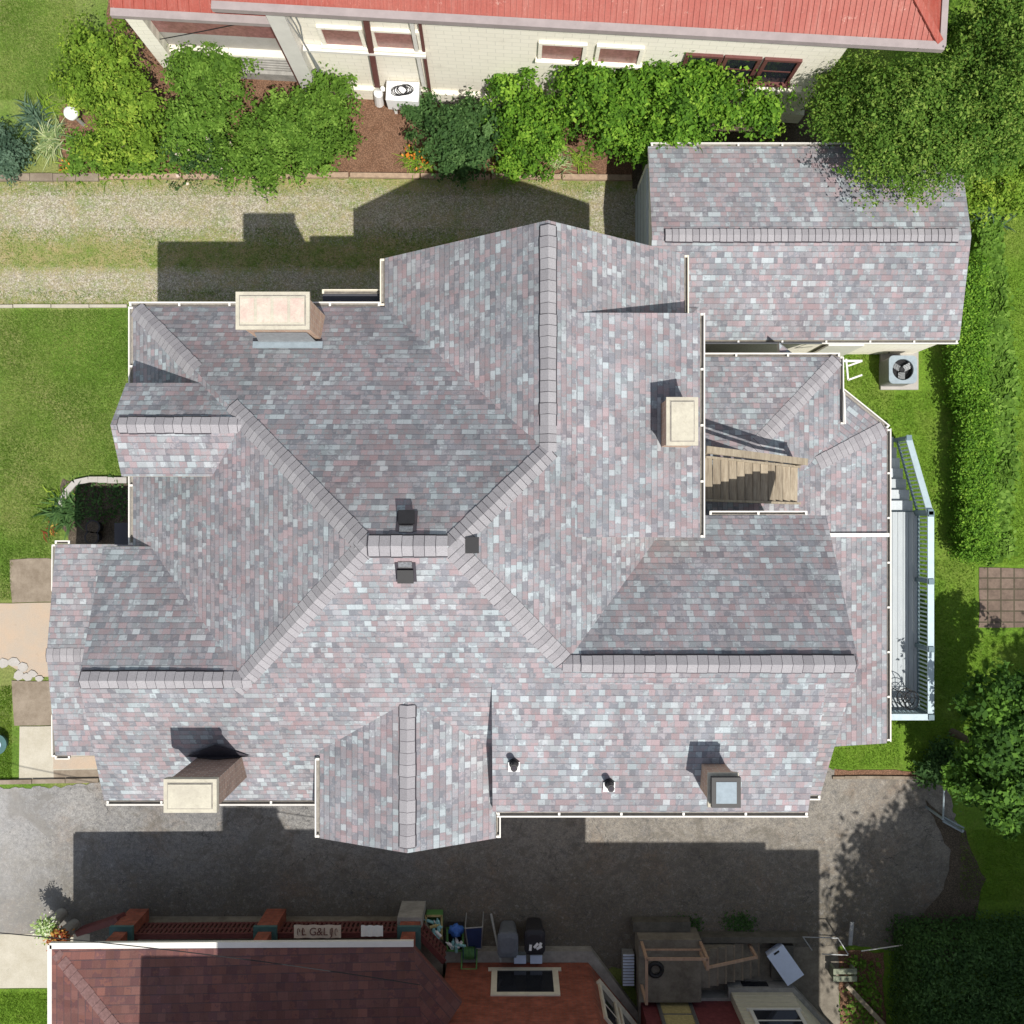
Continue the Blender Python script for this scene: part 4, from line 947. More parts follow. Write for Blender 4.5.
# slatted grille box
g = P(627, 964, 0); t = thing('slatted_box', 'tall narrow pale box with slatted top between the two bottom houses', 'grille', g)
m = MB(); m.bb((g.x - .15, g.y - .42, 0), (g.x + .15, g.y + .42, .35), 'lead'); m.build('body', t)
m = MB()
for k in range(11): y = g.y - .4 + k * .08; m.bb((g.x - .15, y - .02, .351), (g.x + .15, y + .02, .385), 'bluewhite')
m.build('slats', t)
# white board / cooler
g = P(784, 963, .35); t = thing('storage_box', 'pale blue-white flat box with a handle notch lying askew by the low wall', 'box', g)
a = math.radians(35); m = MB(); m.box(g, (.5, .95, .25), 'bluewhite', a); m.build('body', t)
m = MB(); m.box(g + Vector((0, 0, .14)), (.53, .98, .025), 'bluewhite', a); m.build('lid', t)
m = MB(); m.box(g + Matrix.Rotation(a, 3, 'Z') @ Vector((-.0, .42, .16)), (.16, .05, .015), 'plastic_black', a); m.build('handle', t)
m = MB(); m.bb((g.x - .3, g.y - .5, 0), (g.x + .3, g.y + .4, .2), 'concrete_block'); tag(m.build('concrete_block', origin=(g.x, g.y, 0)), 'dark concrete block carrying the pale blue-white box', 'block')
m = MB(); g = P(845, 975, .4); m.bb((g.x - .3, g.y - .1, .38), (g.x + .3, g.y + .1, .42), 'green_old') if False else None
M['green_old'] = plain('faded_green_paint', (.2, .22, .16), .8)
for yy in (-.1, .1): m.bb((g.x - .32, g.y + yy - .07, .38), (g.x + .32, g.y + yy + .07, .42), 'green_old')
for sx in (-.27, .27): m.bb((g.x + sx - .03, g.y - .15, 0), (g.x + sx + .03, g.y + .15, .379), 'green_old')
tag(m.build('bench', origin=(g.x, g.y, 0)), 'small faded green bench by the planted strip at the bottom right', 'bench')
m = MB(); m.bar(P(847, 985, .45), P(885, 1026, .1), .12, .1, 'wood_old'); tag(m.build('timber_beam', origin=P(866, 1005, .2)), 'brown timber beam slanting down beside the faded green bench', 'beam')
m = MB(); a = P(852, 940, .05); m.bar(P(852, 922, .35), P(850, 945, .35), .1, .05, 'lead'); m.bar(P(852, 925, .0), P(852, 925, .33), .06, .06, 'lead'); m.bar(P(850, 943, .0), P(850, 943, .33), .06, .06, 'lead')
tag(m.build('trestle', origin=P(851, 933, 0)), 'narrow pale blue trestle standing at the asphalt edge', 'trestle')
m = MB(); m.tube([P(862, 951, .5), P(910, 944, .6)], .015, 'white', 6); m.tube([P(862, 951, .5), P(862, 951, 0)], .02, 'white', 6); m.tube([P(910, 944, .6), P(910, 944, 0)], .02, 'white', 6)
tag(m.build('white_rail', origin=P(886, 948, 0)), 'thin white rail running to the dark hedge', 'rail')
# fence rectangle around dark planter near bench
m = MB()
for a, b in (((803, 937), (838, 938)), ((803, 937), (812, 950)), ((838, 938), (848, 954)), ((822, 954), (848, 955))): m.tube([P(*a, .6), P(*b, .6)], .015, 'lead', 6)
for a in ((803, 937), (838, 938), (848, 954), (812, 950)): m.tube([P(*a, .6), P(*a, 0)], .018, 'lead', 6)
tag(m.build('wire_fence', origin=P(825, 945, 0)), 'low wire fence around the dark cellar steps near the trestle', 'fence')
# metal gate by right tree
g = thing('metal_gate', 'light grey tubular gate frame below the leafy tree on the right', 'gate', P(945, 815, 0))
m = MB(); m.tube([P(944, 790, 1.0), P(943, 819, 1.0)], .025, 'lid', 8); m.tube([P(943, 821, 1.0), P(963, 832, 1.0)], .03, 'lid', 8); m.tube([P(944, 817, 1.02), P(964, 828, 1.02)], .02, 'lid', 8); m.tube([P(943, 819, .1), P(963, 830, .1)], .02, 'lid', 8); m.tube([P(943, 819, .1), P(943, 819, 1.02)], .022, 'lid', 8); m.tube([P(963, 830, .1), P(963, 830, 1.02)], .022, 'lid', 8); m.build('frame', g)
for a in ((943, 819), (963, 831)): 
    m = MB(); q = P(*a, 1.08); m.tube([(q.x, q.y, 0), q], .035, 'lid', 8); m.build('post', g)
# chair on deck
g = Vector((10.22, -4.82, .9)); t = thing('wire_chair', 'round black wire chair at the south end of the grey deck', 'chair', g)
m = MB()
for r_, z in ((.24, .45), (.24, .82), (.12, .45)): m.tube([g + Vector((r_ * math.cos(k * math.pi / 9), r_ * math.sin(k * math.pi / 9), z - (.0 if z < .6 else .12 * math.cos(k * math.pi / 9)))) for k in range(19)], .012, 'black', 5)
for k in range(8): a = k * math.pi / 4; m.tube([g + Vector((0, 0, .45)), g + Vector((.24 * math.cos(a), .24 * math.sin(a), .45)), g + Vector((.24 * math.cos(a), .24 * math.sin(a), .8))], .01, 'black', 5)
m.build('wire_seat', t)
for k in range(4): a = k * math.pi / 2 + .8; m = MB(); m.tube([g + Vector((.2 * math.cos(a), .2 * math.sin(a), .45)), g + Vector((.26 * math.cos(a), .26 * math.sin(a), .0))], .012, 'black', 6); m.build('leg', t)
# air conditioner
pad = MB(); a = P(879.5, 390, 0); b = P(917, 350, 0); pad.bb((a.x, a.y, 0), (b.x, b.y, .1), 'conc_pad'); tag(pad.build('concrete_pad', origin=((a.x + b.x) / 2, (a.y + b.y) / 2, 0)), 'square pale concrete pad under the air conditioner', 'pad')
cx, cy = 10.32, 3.76; t = thing('air_conditioner', 'grey air conditioner with black fan on a concrete pad beside the garage', 'air conditioner', (cx, cy, .1))
def rsq(w, z, r=.1, n=5):
    pts = []
    for (sx, sy, a0) in ((1, 1, 0), (-1, 1, 90), (-1, -1, 180), (1, -1, 270)):
        for k in range(n): a = math.radians(a0 + 90 * k / (n - 1)); pts.append(Vector((cx + sx * (w / 2 - r) + r * math.cos(a), cy + sy * (w / 2 - r) + r * math.sin(a), z)))
    return pts
m = MB(); A_, B_ = rsq(.7, .1), rsq(.7, .85)
for i in range(len(A_)): j = (i + 1) % len(A_); m.face([A_[i], A_[j], B_[j], B_[i]], 'lead')
for k in range(16): 
    q = rsq(.715, .14 + k * .044)
    for i in range(len(q)): j = (i + 1) % len(q); m.face([q[i], q[j], q[j] + Vector((0, 0, .012)), q[i] + Vector((0, 0, .012))], 'gutter_grey')
m.build('casing', t)
m = MB(); O = rsq(.74, .9, .12, 7); n = len(O)
inner = [Vector((cx + .28 * math.cos(math.radians(k * 360 / n)), cy + .28 * math.sin(math.radians(k * 360 / n)), .9)) for k in range(n)]
def ang(v): return math.atan2(v.y - cy, v.x - cx) % (2 * math.pi)
O.sort(key=ang); inner.sort(key=ang)
for i in range(n):
    j = (i + 1) % n; m.face([O[i], O[j], inner[j], inner[i]], 'lid'); m.face([O[i] - Vector((0, 0, .06)), O[j] - Vector((0, 0, .06)), O[j], O[i]], 'lid')
    m.face([inner[i], inner[j], inner[j] - Vector((0, 0, .1)), inner[i] - Vector((0, 0, .1))], 'lid')
m.build('top_cover', t)
m = MB(); m.tube([(cx, cy, .7), (cx, cy, .705)], .29, 'black', 24); m.build('fan_well', t)
m = MB(); m.tube([(cx, cy, .78), (cx, cy, .84)], .07, 'black', 14)
for k in range(3):
    a = k * 2.094 + .5; R = Matrix.Rotation(a, 3, 'Z') @ Matrix.Rotation(.4, 3, 'X'); m.box(Vector((cx, cy, .8)) + Matrix.Rotation(a, 3, 'Z') @ Vector((.16, 0, 0)), (.2, .17, .012), 'lead', rot=R)
m.build('fan', t)
m = MB()
for rr_ in (.08, .14, .2, .26): m.tube([(cx + rr_ * math.cos(k * .2618), cy + rr_ * math.sin(k * .2618), .905) for k in range(25)], .004, 'black', 4)
m.build('fan_grille', t)
m = MB(); m.tube([P(893, 352, .3), P(894, 347, 1.0)], .02, 'black', 6); m.tube([P(889, 353, .3), P(890, 346, .8)], .015, 'black', 6)
m.build('pipe', t)
# ornament, pots, hose bowl at left
g = P(71, 113, .8); o = blob('garden_globe', g, (.19, .19, .17), 'whiteplastic', 1, .03); tag(o, 'round white garden globe among the shrubs at the top left', 'garden ornament')
t = o; m = MB(); m.tube([(g.x, g.y, 0), (g.x, g.y, g.z - .1)], [.06, .04], 'stone', 8); m.build('stand', o)
g = P(2, 742, 0); t = thing('garden_pot', 'dark green round pot with a pale blue disc on the lawn at the left edge', 'pot', g)
m = MB(); m.tube([g, g + Vector((0, 0, .3)), g + Vector((0, 0, .32))], [.18, .27, .28], 'teal', 20); m.build('body', t); m = MB(); m.tube([g + Vector((0, 0, .321)), g + Vector((.0, 0, .34))], .13, 'bluewhite', 16); m.build('saucer', t)
for k, (px, py) in enumerate(((99, 527), (98, 537))):
    g = P(px, py, 0); m = MB(); m.tube([g, g + Vector((0, 0, .4)), g + Vector((0, 0, .42))], [.13, .18, .2], 'plastic_black', 14); m.tube([g + Vector((0, 0, .421)), g + Vector((0, 0, .425))], .16, 'dirt', 14)
    tag(m.build('plant_pot', origin=g), ('upper' if k == 0 else 'lower') + ' one of two black plant pots in the shaded corner by the front porch', 'pot', 'black plant pots')
# overhead cables
def cable(p, q, sag, label):
    m = MB(); p = Vector(p); q = Vector(q); pts = [p.lerp(q, i / 20) - Vector((0, 0, sag * 4 * (i / 20) * (1 - i / 20))) for i in range(21)]
    m.tube(pts, .012, 'black', 5); return tag(m.build('overhead_cable', origin=p), label, 'cable', 'overhead cables')
cable(P(-60, 928, 5.2), P(420, 985, 4.6), .25, 'thin dark cable crossing above the maroon porch roof, bottom left')
cable(P(150, 41, 2.2), P(291, 12, 4.4), .05, 'thin dark cable slanting to the white corner of the cream house')

# ================================================================== GROUND
def sheet(name, px, z, mat, jit=0, seg=.5, label=None):
    rr_ = random.Random(len(name) + int(z * 1000) + int(px[0][0]))
    pts = [P(x, y, 0) for x, y in px]; out = []
    for a, b in zip(pts, pts[1:] + pts[:1]):
        n = max(1, int((b - a).length / seg)) if jit else 1
        for i in range(n):
            q = a.lerp(b, i / n)
            if jit and -15 < q.x < 15 and -15 < q.y < 15: q = q + Vector((rr_.uniform(-jit, jit), rr_.uniform(-jit, jit), 0))
            out.append((q.x, q.y, z))
    a = sum(p[0] * q[1] - q[0] * p[1] for p, q in zip(out, out[1:] + out[:1]))
    if a < 0: out.reverse()
    m = MB(); m.face(out, mat); return struct(m.build(name))
m = MB(); m.face([(-600, -600, -.004), (600, -600, -.004), (600, 600, -.004), (-600, 600, -.004)], 'grass'); struct(m.build('ground'))
sheet('lawn', [(622, -300), (1700, -300), (1700, 1500), (640, 1500), (640, 770)], 0, 'lush')
sheet('driveway', [(-1200, 180), (618, 178), (640, 178), (640, 420), (500, 420), (350, 306), (-1200, 307)], .004, 'gravel', .06, .25)
sheet('garden_bed', [(95, -300), (640, -300), (640, 178), (60, 178), (60, 110), (110, 60)], .008, 'mulch', .05, .3)
sheet('ground_strip', [(632, -100), (822, -100), (822, 190), (632, 190)], .012, 'dirt', .04)
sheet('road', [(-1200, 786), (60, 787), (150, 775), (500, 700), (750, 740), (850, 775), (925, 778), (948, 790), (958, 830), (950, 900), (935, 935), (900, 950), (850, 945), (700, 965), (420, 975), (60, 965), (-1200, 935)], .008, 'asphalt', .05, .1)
sheet('soil', [(835, 770), (925, 771), (930, 777), (835, 775)], .016, 'mulch', .03, .2)
sheet('soil_border', [(925, 800), (965, 832), (985, 880), (965, 960), (900, 965), (905, 930), (945, 890), (950, 850)], .012, 'dirt', .05, .25)
sheet('path', [(10, 560), (47, 558), (60, 560), (60, 601), (12, 603)], .02, 'conc_brown', .02)
sheet('path', [(-300, 640), (-60, 602), (12, 603), (100, 603), (100, 677), (30, 677), (0, 660), (-60, 665), (-300, 700)], .022, 'conc_tan', .02)
sheet('path', [(12, 681), (100, 681), (100, 724), (14, 725)], .024, 'conc_brown', .02)
sheet('path', [(20, 726), (100, 726), (100, 779), (19, 780)], .026, 'conc_pale', .015)
sheet('path', [(54, 757), (130, 755), (130, 768), (54, 769)], .034, 'conc_tan', .01)
sheet('path', [(54, 770), (130, 769), (130, 778), (54, 779)], .03, 'conc_brown', .01)
sheet('pavement', [(-400, 935), (56, 934), (90, 934), (90, 1000), (56, 988), (-400, 989)], .012, 'conc_pale', .01)
sheet('lawn_patch', [(-400, 990), (56, 989), (90, 1000), (90, 1300), (-400, 1300)], .008, 'lush', .02)
sheet('patio', [(979, 568), (1100, 568), (1100, 628), (979, 627)], .02, 'paver', .02)
sheet('planting_strip', [(838, 950), (882, 952), (890, 1100), (842, 1100)], .02, 'mulch', .05, .2)
sheet('concrete_yard', [(765, 948), (838, 945), (842, 1100), (700, 1100), (700, 948)], .016, 'conc_grey', .02)
sheet('soil_patch', [(62, 480), (95, 478), (240, 478), (240, 600), (75, 560), (60, 520)], .012, 'dirt', .05, .2)
# curb and bed edge
def strip(name, pts, w, h, mat, label, cat, seglen=1.2):
    t = thing(name, label, cat, P(*pts[0], 0))
    m = MB()
    for a, b in zip(pts, pts[1:]):
        a = P(*a, 0); b = P(*b, 0); L = (b - a).length; n = max(1, int(L / seglen)); d = (b - a) / n
        for i in range(n):
            q = a + d * i; e = d * .012; jy = random.uniform(-.012, .012)
            m.bar(q + e + Vector((0, jy, h / 2)), q + d - e + Vector((0, jy, h / 2)), w + random.uniform(-.01, .01), h + random.uniform(-.01, .01), mat)
    m.build('stones' if mat != 'edge_wood' else 'boards', t); return t
M['edge_wood'] = plain('weathered_edging_timber', (.33, .24, .17), .9, .25, 8)
strip('timber_edging', [(100, 178), (350, 176), (632, 179)], .14, .12, 'edge_wood', 'long brown timber edging between the shrub bed and the gravel drive', 'edging', 1.8)
strip('stone_edging', [(-60, 178), (100, 178)], .2, .1, 'conc_brown', 'low stone edging at the foot of the spiky plants, top left', 'edging', .6)
strip('kerb', [(-100, 306.5), (128, 306.5)], .09, .07, 'conc_pale', 'thin pale kerb between the gravel drive and the left lawn', 'kerb', .9)
strip('retaining_kerb', [(-100, 783), (100, 780)], .12, .1, 'conc_brown', 'dark stone kerb between the left lawn and the asphalt', 'kerb', .9)
strip('brick_edging', [(832, 777), (928, 777)], .08, .07, 'conc_brown', 'thin brick edging between the small green strip and the asphalt', 'edging', .3)
strip('rubble_edging', [(62, 506), (68, 492), (76, 483), (90, 480), (128, 480)], .16, .12, 'conc_pad', 'curved pale stone edging round the shaded bed by the front porch', 'edging', .22)
t = thing('flagstones', 'irregular cream flagstones at the edge of the tan path', 'flagstones', P(20, 668, 0)); 
for k, (x, y, r_) in enumerate(((4, 663, 6), (14, 662, 6), (24, 667, 6), (20, 675, 6), (33, 674, 5), (28, 677, 5), (40, 678, 4))):
    g = P(x, y, 0); m = MB(); n = 7; pp = [(g.x + r_ / 36.7 * random.uniform(.8, 1.15) * math.cos(i * 6.28 / n), g.y + r_ / 36.7 * random.uniform(.6, .95) * math.sin(i * 6.28 / n)) for i in range(n)]
    m.prism(pp, 0, .05 + .002 * k, 'conc_pad'); m.build('stone', t)

# ================================================================== FOLIAGE
def leaves_mesh(name, C, N, size, mat, parent=None, origin=None, tone=None, aspect=.55, seed=1):
    r = np.random.default_rng(seed); n = len(C)
    N = N / np.linalg.norm(N, axis=1, keepdims=True)
    A = r.normal(size=(n, 3)); A -= (A * N).sum(1, keepdims=True) * N; A /= np.linalg.norm(A, axis=1, keepdims=True)
    B = np.cross(N, A); s = size * r.uniform(.5, 1.0, (n, 1)) * np.where(r.random((n, 1)) < .12, 1.7, 1.05)
    V = np.empty((n, 4, 3)); V[:, 0] = C - A * s; V[:, 1] = C - B * s * aspect + N * s * .12; V[:, 2] = C + A * s; V[:, 3] = C + B * s * aspect + N * s * .12
    return raw_mesh(name, V.reshape(-1, 3), np.arange(n * 4).reshape(-1, 4), mat, parent, origin, np.repeat(tone if tone is not None else r.uniform(0, 1, n), 4))
def raw_mesh(name, V, Fc, mat, parent, origin, tone):
    o0 = np.array(origin if origin is not None else (0, 0, 0), float)
    me = bpy.data.meshes.new(name); k = Fc.shape[1]
    me.vertices.add(len(V)); me.vertices.foreach_set('co', (V - o0).astype(np.float32).ravel())
    me.loops.add(Fc.size); me.loops.foreach_set('vertex_index', Fc.astype(np.int32).ravel())
    me.polygons.add(len(Fc)); me.polygons.foreach_set('loop_start', np.arange(0, Fc.size, k, dtype=np.int32)); me.polygons.foreach_set('loop_total', np.full(len(Fc), k, dtype=np.int32))
    me.update(calc_edges=True)
    at = me.attributes.new('tone', 'FLOAT', 'POINT'); at.data.foreach_set('value', np.clip(tone, 0, 1).astype(np.float32))
    me.materials.append(M[mat])
    o = bpy.data.objects.new(name, me); COL.objects.link(o); o.location = o0
    if parent is not None: o.parent = parent; o.location = Vector(o0) - PW[parent.name]
    PW[o.name] = Vector(o0); return o
def plant(kind, label, cat, lobes, n, size, mat, base=None, seed=1, part='foliage', stem='stem', stems=6, trunk_r=.04, group=None, clump=44, spread=.15, upb=.6, petals=None, parent_name=None):
    """lobes: (px, py, h_centre, r_px, rz) -> world ellipsoids"""
    r = np.random.default_rng(seed); L = []
    for (px, py, h, rp, rz) in lobes:
        c = P(px, py, h); L.append((c.x, c.y, c.z, rp * (H - h) / F, rp * (H - h) / F * r.uniform(.85, 1.1), rz))
    L = np.array(L); b = Vector(base) if base is not None else Vector((L[:, 0].mean(), L[:, 1].mean(), 0))
    t = thing(kind, label, cat, b, group); n = int(n * .8); L[:, 2] += r.uniform(-.25, .25, len(L)); L[:, :2] += r.normal(0, .07, (len(L), 2))
    wts = (L[:, 3] ** 2 * 1.0); wts /= wts.sum(); nc = max(8, n // clump)
    li = r.choice(len(L), nc, p=wts); D = r.normal(size=(nc, 3)); D[:, 2] = np.abs(D[:, 2]) * np.where(r.random(nc) < .82, 1, -1) ; D /= np.linalg.norm(D, axis=1, keepdims=True)
    rad = (1 - r.random(nc) ** 1.3 * .6) * r.uniform(.75, 1.28, nc) * np.where(r.random(nc) < .14, 1.22, 1)
    CC = L[li, :3] + D * L[li, 3:6] * rad[:, None]
    lump = np.sin(CC[:, 0] * 6.1 + seed) * np.cos(CC[:, 1] * 5.3 + seed) + .6 * np.sin(CC[:, 0] * 12 + CC[:, 1] * 10)
    CC[:, 2] += .16 * lump; CC[:, :2] += r.normal(0, .07, (nc, 2))
    ct = r.normal(.45, .22, nc)
    pw = r.random(nc) ** 1.8 + .04; pw /= pw.sum(); ci = r.choice(nc, n, p=pw)
    C = CC[ci] + r.normal(size=(n, 3)) * (spread * r.uniform(.35, 1.0, nc))[ci][:, None] * np.array([1, 1, .6])
    C[:, 2] = np.maximum(C[:, 2], .03)
    N = D[ci] * .7 + np.array([0, 0, upb]) + r.normal(size=(n, 3)) * .55
    tone = ct[ci] + r.normal(0, .2, n)
    leaves_mesh(part, C, N, size, mat, t, b, tone, seed=seed)
    if petals:
        m_, k_, s_ = petals; idx = r.integers(0, n, k_); PC = C[idx] + np.array([0, 0, .06]); PC[:, 2] += .08
        leaves_mesh('flowers', PC, np.tile([0, 0, 1.], (k_, 1)) + r.normal(size=(k_, 3)) * .3, s_, m_, t, b, seed=seed + 5, aspect=.8)
    m = MB()
    if stem == 'trunk':
        zt = L[:, 2].max(); top = Vector((L[:, 0].mean(), L[:, 1].mean(), zt * .55)); mid = b.lerp(top, .5) + Vector((.08, -.05, 0))
        m.tube([b, mid, top], [trunk_r, trunk_r * .75, trunk_r * .55], 'bark', 9)
        for q in L: c = Vector(q[:3]); m.tube([mid.lerp(top, .6), top.lerp(c, .5) + Vector((0, 0, .15)), c + Vector((0, 0, q[5] * .4))], [trunk_r * .5, trunk_r * .32, trunk_r * .1], 'bark', 6)
    else:
        for k in range(stems):
            q = L[k % len(L)]; e = Vector((q[0] + random.uniform(-.5, .5) * q[3], q[1] + random.uniform(-.5, .5) * q[4], q[2] + q[5] * .5)); s0 = Vector((q[0], q[1], 0)).lerp(b, .4); s0.z = 0
            m.tube([s0, s0.lerp(e, .5) + Vector((.03, .03, .05)), e], [trunk_r, trunk_r * .7, trunk_r * .3], 'bark', 6)
    m.build(stem, t); return t
pl = plant
pl('garden_shrub', 'large yellow-green shrub nearest the top left lawn', 'shrub', [(92, 50, 1.5, 32, .7), (110, 75, 1.6, 38, .8), (130, 110, 1.3, 34, .7), (140, 145, .9, 30, .5), (85, 85, .9, 26, .5), (105, 145, .6, 25, .4)], 26000, .055, 'leaf_yel', seed=11, group='shrubs along the cream house')
pl('garden_shrub', 'mid-green shrub with pale flowers below, second from the top left lawn', 'shrub', [(195, 75, 1.4, 26, .7), (215, 95, 1.4, 30, .7), (195, 125, 1.0, 30, .6), (225, 68, 1.3, 20, .6)], 17000, .055, 'leaf_mid', seed=12, group='shrubs along the cream house')
pl('flowering_shrub', 'low shrub dotted with pale pink flowers at the drive edge', 'shrub', [(190, 155, .5, 26, .4), (215, 158, .5, 20, .35)], 6000, .045, 'leaf_dark', seed=13, petals=('pale_petal', 60, .06), group='shrubs along the cream house')
pl('garden_shrub', 'light green shrub reaching the drive near the white corner post', 'shrub', [(255, 140, .9, 30, .6), (285, 135, 1.0, 28, .6), (310, 150, .8, 26, .5), (270, 165, .5, 22, .4), (235, 155, .7, 22, .5)], 18000, .055, 'leaf_mid', seed=14, group='shrubs along the cream house')
pl('garden_shrub', 'rounded light green shrub under the cream house corner beside the bucket', 'shrub', [(330, 88, 1.3, 24, .7), (325, 120, 1.1, 24, .6), (338, 140, .8, 18, .5)], 12000, .055, 'leaf_mid', seed=15, group='shrubs along the cream house')
pl('garden_shrub', 'dense dark green shrub right of the white outdoor unit', 'shrub', [(446, 132, 1.0, 28, .6), (474, 130, 1.2, 34, .7), (458, 155, .8, 28, .6), (428, 118, .6, 16, .4)], 20000, .06, 'leaf_dark', seed=16, group='shrubs along the cream house')
pl('garden_shrub', 'green shrub with bare twigs between the dark shrub and the bright trees', 'shrub', [(515, 95, 1.5, 28, .7), (535, 125, 1.4, 32, .7), (520, 150, .9, 26, .6), (500, 85, 1.2, 18, .6)], 18000, .055, 'leaf_bright', seed=17, group='shrubs along the cream house')
pl('small_tree', 'bright green small tree in front of the cream house windows, left of its pair', 'tree', [(590, 95, 2.2, 34, .8), (610, 115, 2.2, 34, .8), (575, 80, 2, 22, .7), (635, 90, 2.3, 30, .7), (630, 130, 1.8, 26, .6)], 24000, .06, 'leaf_bright', seed=18, stem='trunk', part='crown', trunk_r=.07, group='small trees by the cream house')
pl('small_tree', 'bright green small tree overhanging the garage corner', 'tree', [(670, 75, 2.6, 32, .8), (690, 110, 2.6, 36, .8), (735, 105, 2.4, 30, .7), (762, 118, 2.2, 22, .6), (700, 85, 2.8, 26, .7), (665, 130, 2.4, 28, .7), (650, 145, 2.2, 14, .4)], 26000, .06, 'leaf_bright', seed=19, stem='trunk', part='crown', trunk_r=.07, group='small trees by the cream house', base=(4.6, 9.9, 0))
pl('large_tree', 'large olive green tree hanging over the garage roof at the top right', 'tree', [(872, 96, 3.6, 38, 1.1), (900, 120, 4.2, 46, 1.1), (925, 95, 4.0, 38, 1.1), (995, 60, 4.6, 44, 1.2), (965, 40, 3.8, 26, .9), (960, 120, 4.5, 50, 1.1), (1020, 100, 5, 60, 1.3), (1010, 10, 4.8, 50, 1.2), (880, 160, 4.2, 30, .7), (840, 112, 3.6, 28, .8), (925, 158, 4.3, 34, .8), (1060, 40, 5, 60, 1.4), (985, 150, 4.0, 34, .8), (842, 82, 3.0, 24, .8)], 160000, .042, 'leaf_olive', seed=20, stem='trunk', part='crown', trunk_r=.16, base=(11.6, 10.8, 0), clump=30, spread=.2)
pl('leafy_shrub', 'bright yellow-green shrub right of the garage below the large tree', 'shrub', [(985, 180, .8, 28, .5), (1010, 175, .9, 30, .6), (975, 200, .5, 14, .3)], 11000, .05, 'leaf_yel', seed=21)
pl('leafy_tree', 'dark green broad-leaved tree right of the deck', 'tree', [(1008, 700, 2.9, 30, .8), (994, 727, 2.3, 25, .7), (1010, 745, 3.4, 40, .9), (984, 767, 2.2, 29, .6), (1000, 790, 2.8, 32, .7), (1035, 770, 3.2, 36, .8), (958, 776, 1.4, 17, .4), (1040, 710, 3.2, 34, .8), (1015, 815, 2.4, 22, .5)], 30000, .085, 'leaf_deep', seed=22, stem='trunk', part='crown', trunk_r=.11, base=(12.0, -6.0, 0))
pl('low_bush', 'low dark bush at the corner of the asphalt in the shade of the leafy tree', 'shrub', [(930, 768, .4, 11, .3), (944, 762, .5, 12, .3)], 3000, .06, 'leaf_dark', seed=23)
# hedge bottom right, clipped
def box_plant(kind, label, cat, quad, z, n, size, mat, seed, lump=.13, kindstuff=None, topfrac=.6):
    r = np.random.default_rng(seed); a, b, c, d = [np.array(P(x, y, 0)) for x, y in quad]
    def bil(u, v): return a * ((1 - u) * (1 - v))[:, None] + b * (u * (1 - v))[:, None] + c * (u * v)[:, None] + d * ((1 - u) * v)[:, None]
    nt = int(n * topfrac); u, v = r.random(nt), r.random(nt); nc = max(20, nt // 45); cu = bil(r.random(nc), r.random(nc)); cu[:, 2] = z - r.random(nc) * lump * 3.2; ci = r.integers(0, nc, nt); C = cu[ci] + r.normal(size=(nt, 3)) * np.array([.13, .13, .06]); tb = r.normal(.5, .2, nc)[ci]
    ns = n - nt; e = r.integers(0, 4, ns); t_ = r.random(ns); u2 = np.choose(e, [t_, np.ones(ns), t_, np.zeros(ns)]); v2 = np.choose(e, [np.zeros(ns), t_, np.ones(ns), t_])
    S_ = bil(u2, v2); S_ += r.normal(size=S_.shape) * .12; S_[:, 2] = r.random(ns) * z
    AC = np.vstack([C, S_]); NN = np.vstack([np.tile([0, 0, 1.], (nt, 1)), np.stack([np.choose(e, [0, 1, 0, -1]), np.choose(e, [1, 0, -1, 0]), np.full(ns, .4)], 1)]) + r.normal(size=(n, 3)) * .5
    org = (a + c) / 2; t = thing(kind, label, cat, org)
    leaves_mesh('foliage', AC, NN, size, mat, t, org, np.concatenate([tb + r.normal(0, .15, nt), r.normal(.4, .2, ns)]), seed=seed)
    m = MB(); mid = Vector(org)
    for k in range(10):
        uu, vv = np.array([r.random() * .8 + .1]), np.array([r.random() * .8 + .1]); q = Vector(bil(uu, vv)[0]); m.tube([q, q + Vector((.05, .03, z * .8))], [.03, .012], 'bark', 5)
    m.build('stem', t); return t
box_plant('clipped_hedge', 'broad dark clipped hedge filling the bottom right corner', 'hedge', [(896, 921), (1060, 918), (1060, 1080), (894, 1080)], 1.7, 60000, .05, 'leaf_dark', 31)
box_plant('clipped_hedge', 'long narrow clipped hedge beside the garage, upper of two', 'hedge', [(940, 268), (966, 268), (966, 402), (946, 402)], 1.1, 22000, .04, 'leaf_bright', 32)
box_plant('clipped_hedge', 'long narrow clipped hedge right of the deck, lower of two', 'hedge', [(952, 412), (972, 412), (976, 552), (952, 552)], 1.1, 22000, .04, 'leaf_bright', 33)
# ground cover on the far side of the hedges
def cover(name, quads, n, size, mat, seed, zmax=.3, label='', cat='ground cover'):
    r = np.random.default_rng(seed); C = []
    tot = len(quads)
    for q in quads:
        a, b, c, d = [np.array(P(x, y, 0)) for x, y in q]; k = n // tot; u, v = r.random((2, k)); C.append(a * ((1 - u) * (1 - v))[:, None] + b * (u * (1 - v))[:, None] + c * (u * v)[:, None] + d * ((1 - u) * v)[:, None])
    C = np.vstack(C); C[:, :2] += r.normal(0, .1, (len(C), 2)); C[:, 2] = zmax * (.35 + .35 * np.sin(C[:, 0] * 3.1) * np.cos(C[:, 1] * 2.7) + .3 * r.random(len(C)))
    C[:, 2] = np.maximum(C[:, 2], .03)
    o = leaves_mesh(name, C, np.tile([0, 0, 1.], (len(C), 1)) + r.normal(size=(len(C), 3)) * .45, size, mat, None, C.mean(0) * np.array([1, 1, 0]), r.normal(.5, .25, len(C)), aspect=.8, seed=seed)
    return tag(o, label, cat, kind='stuff')
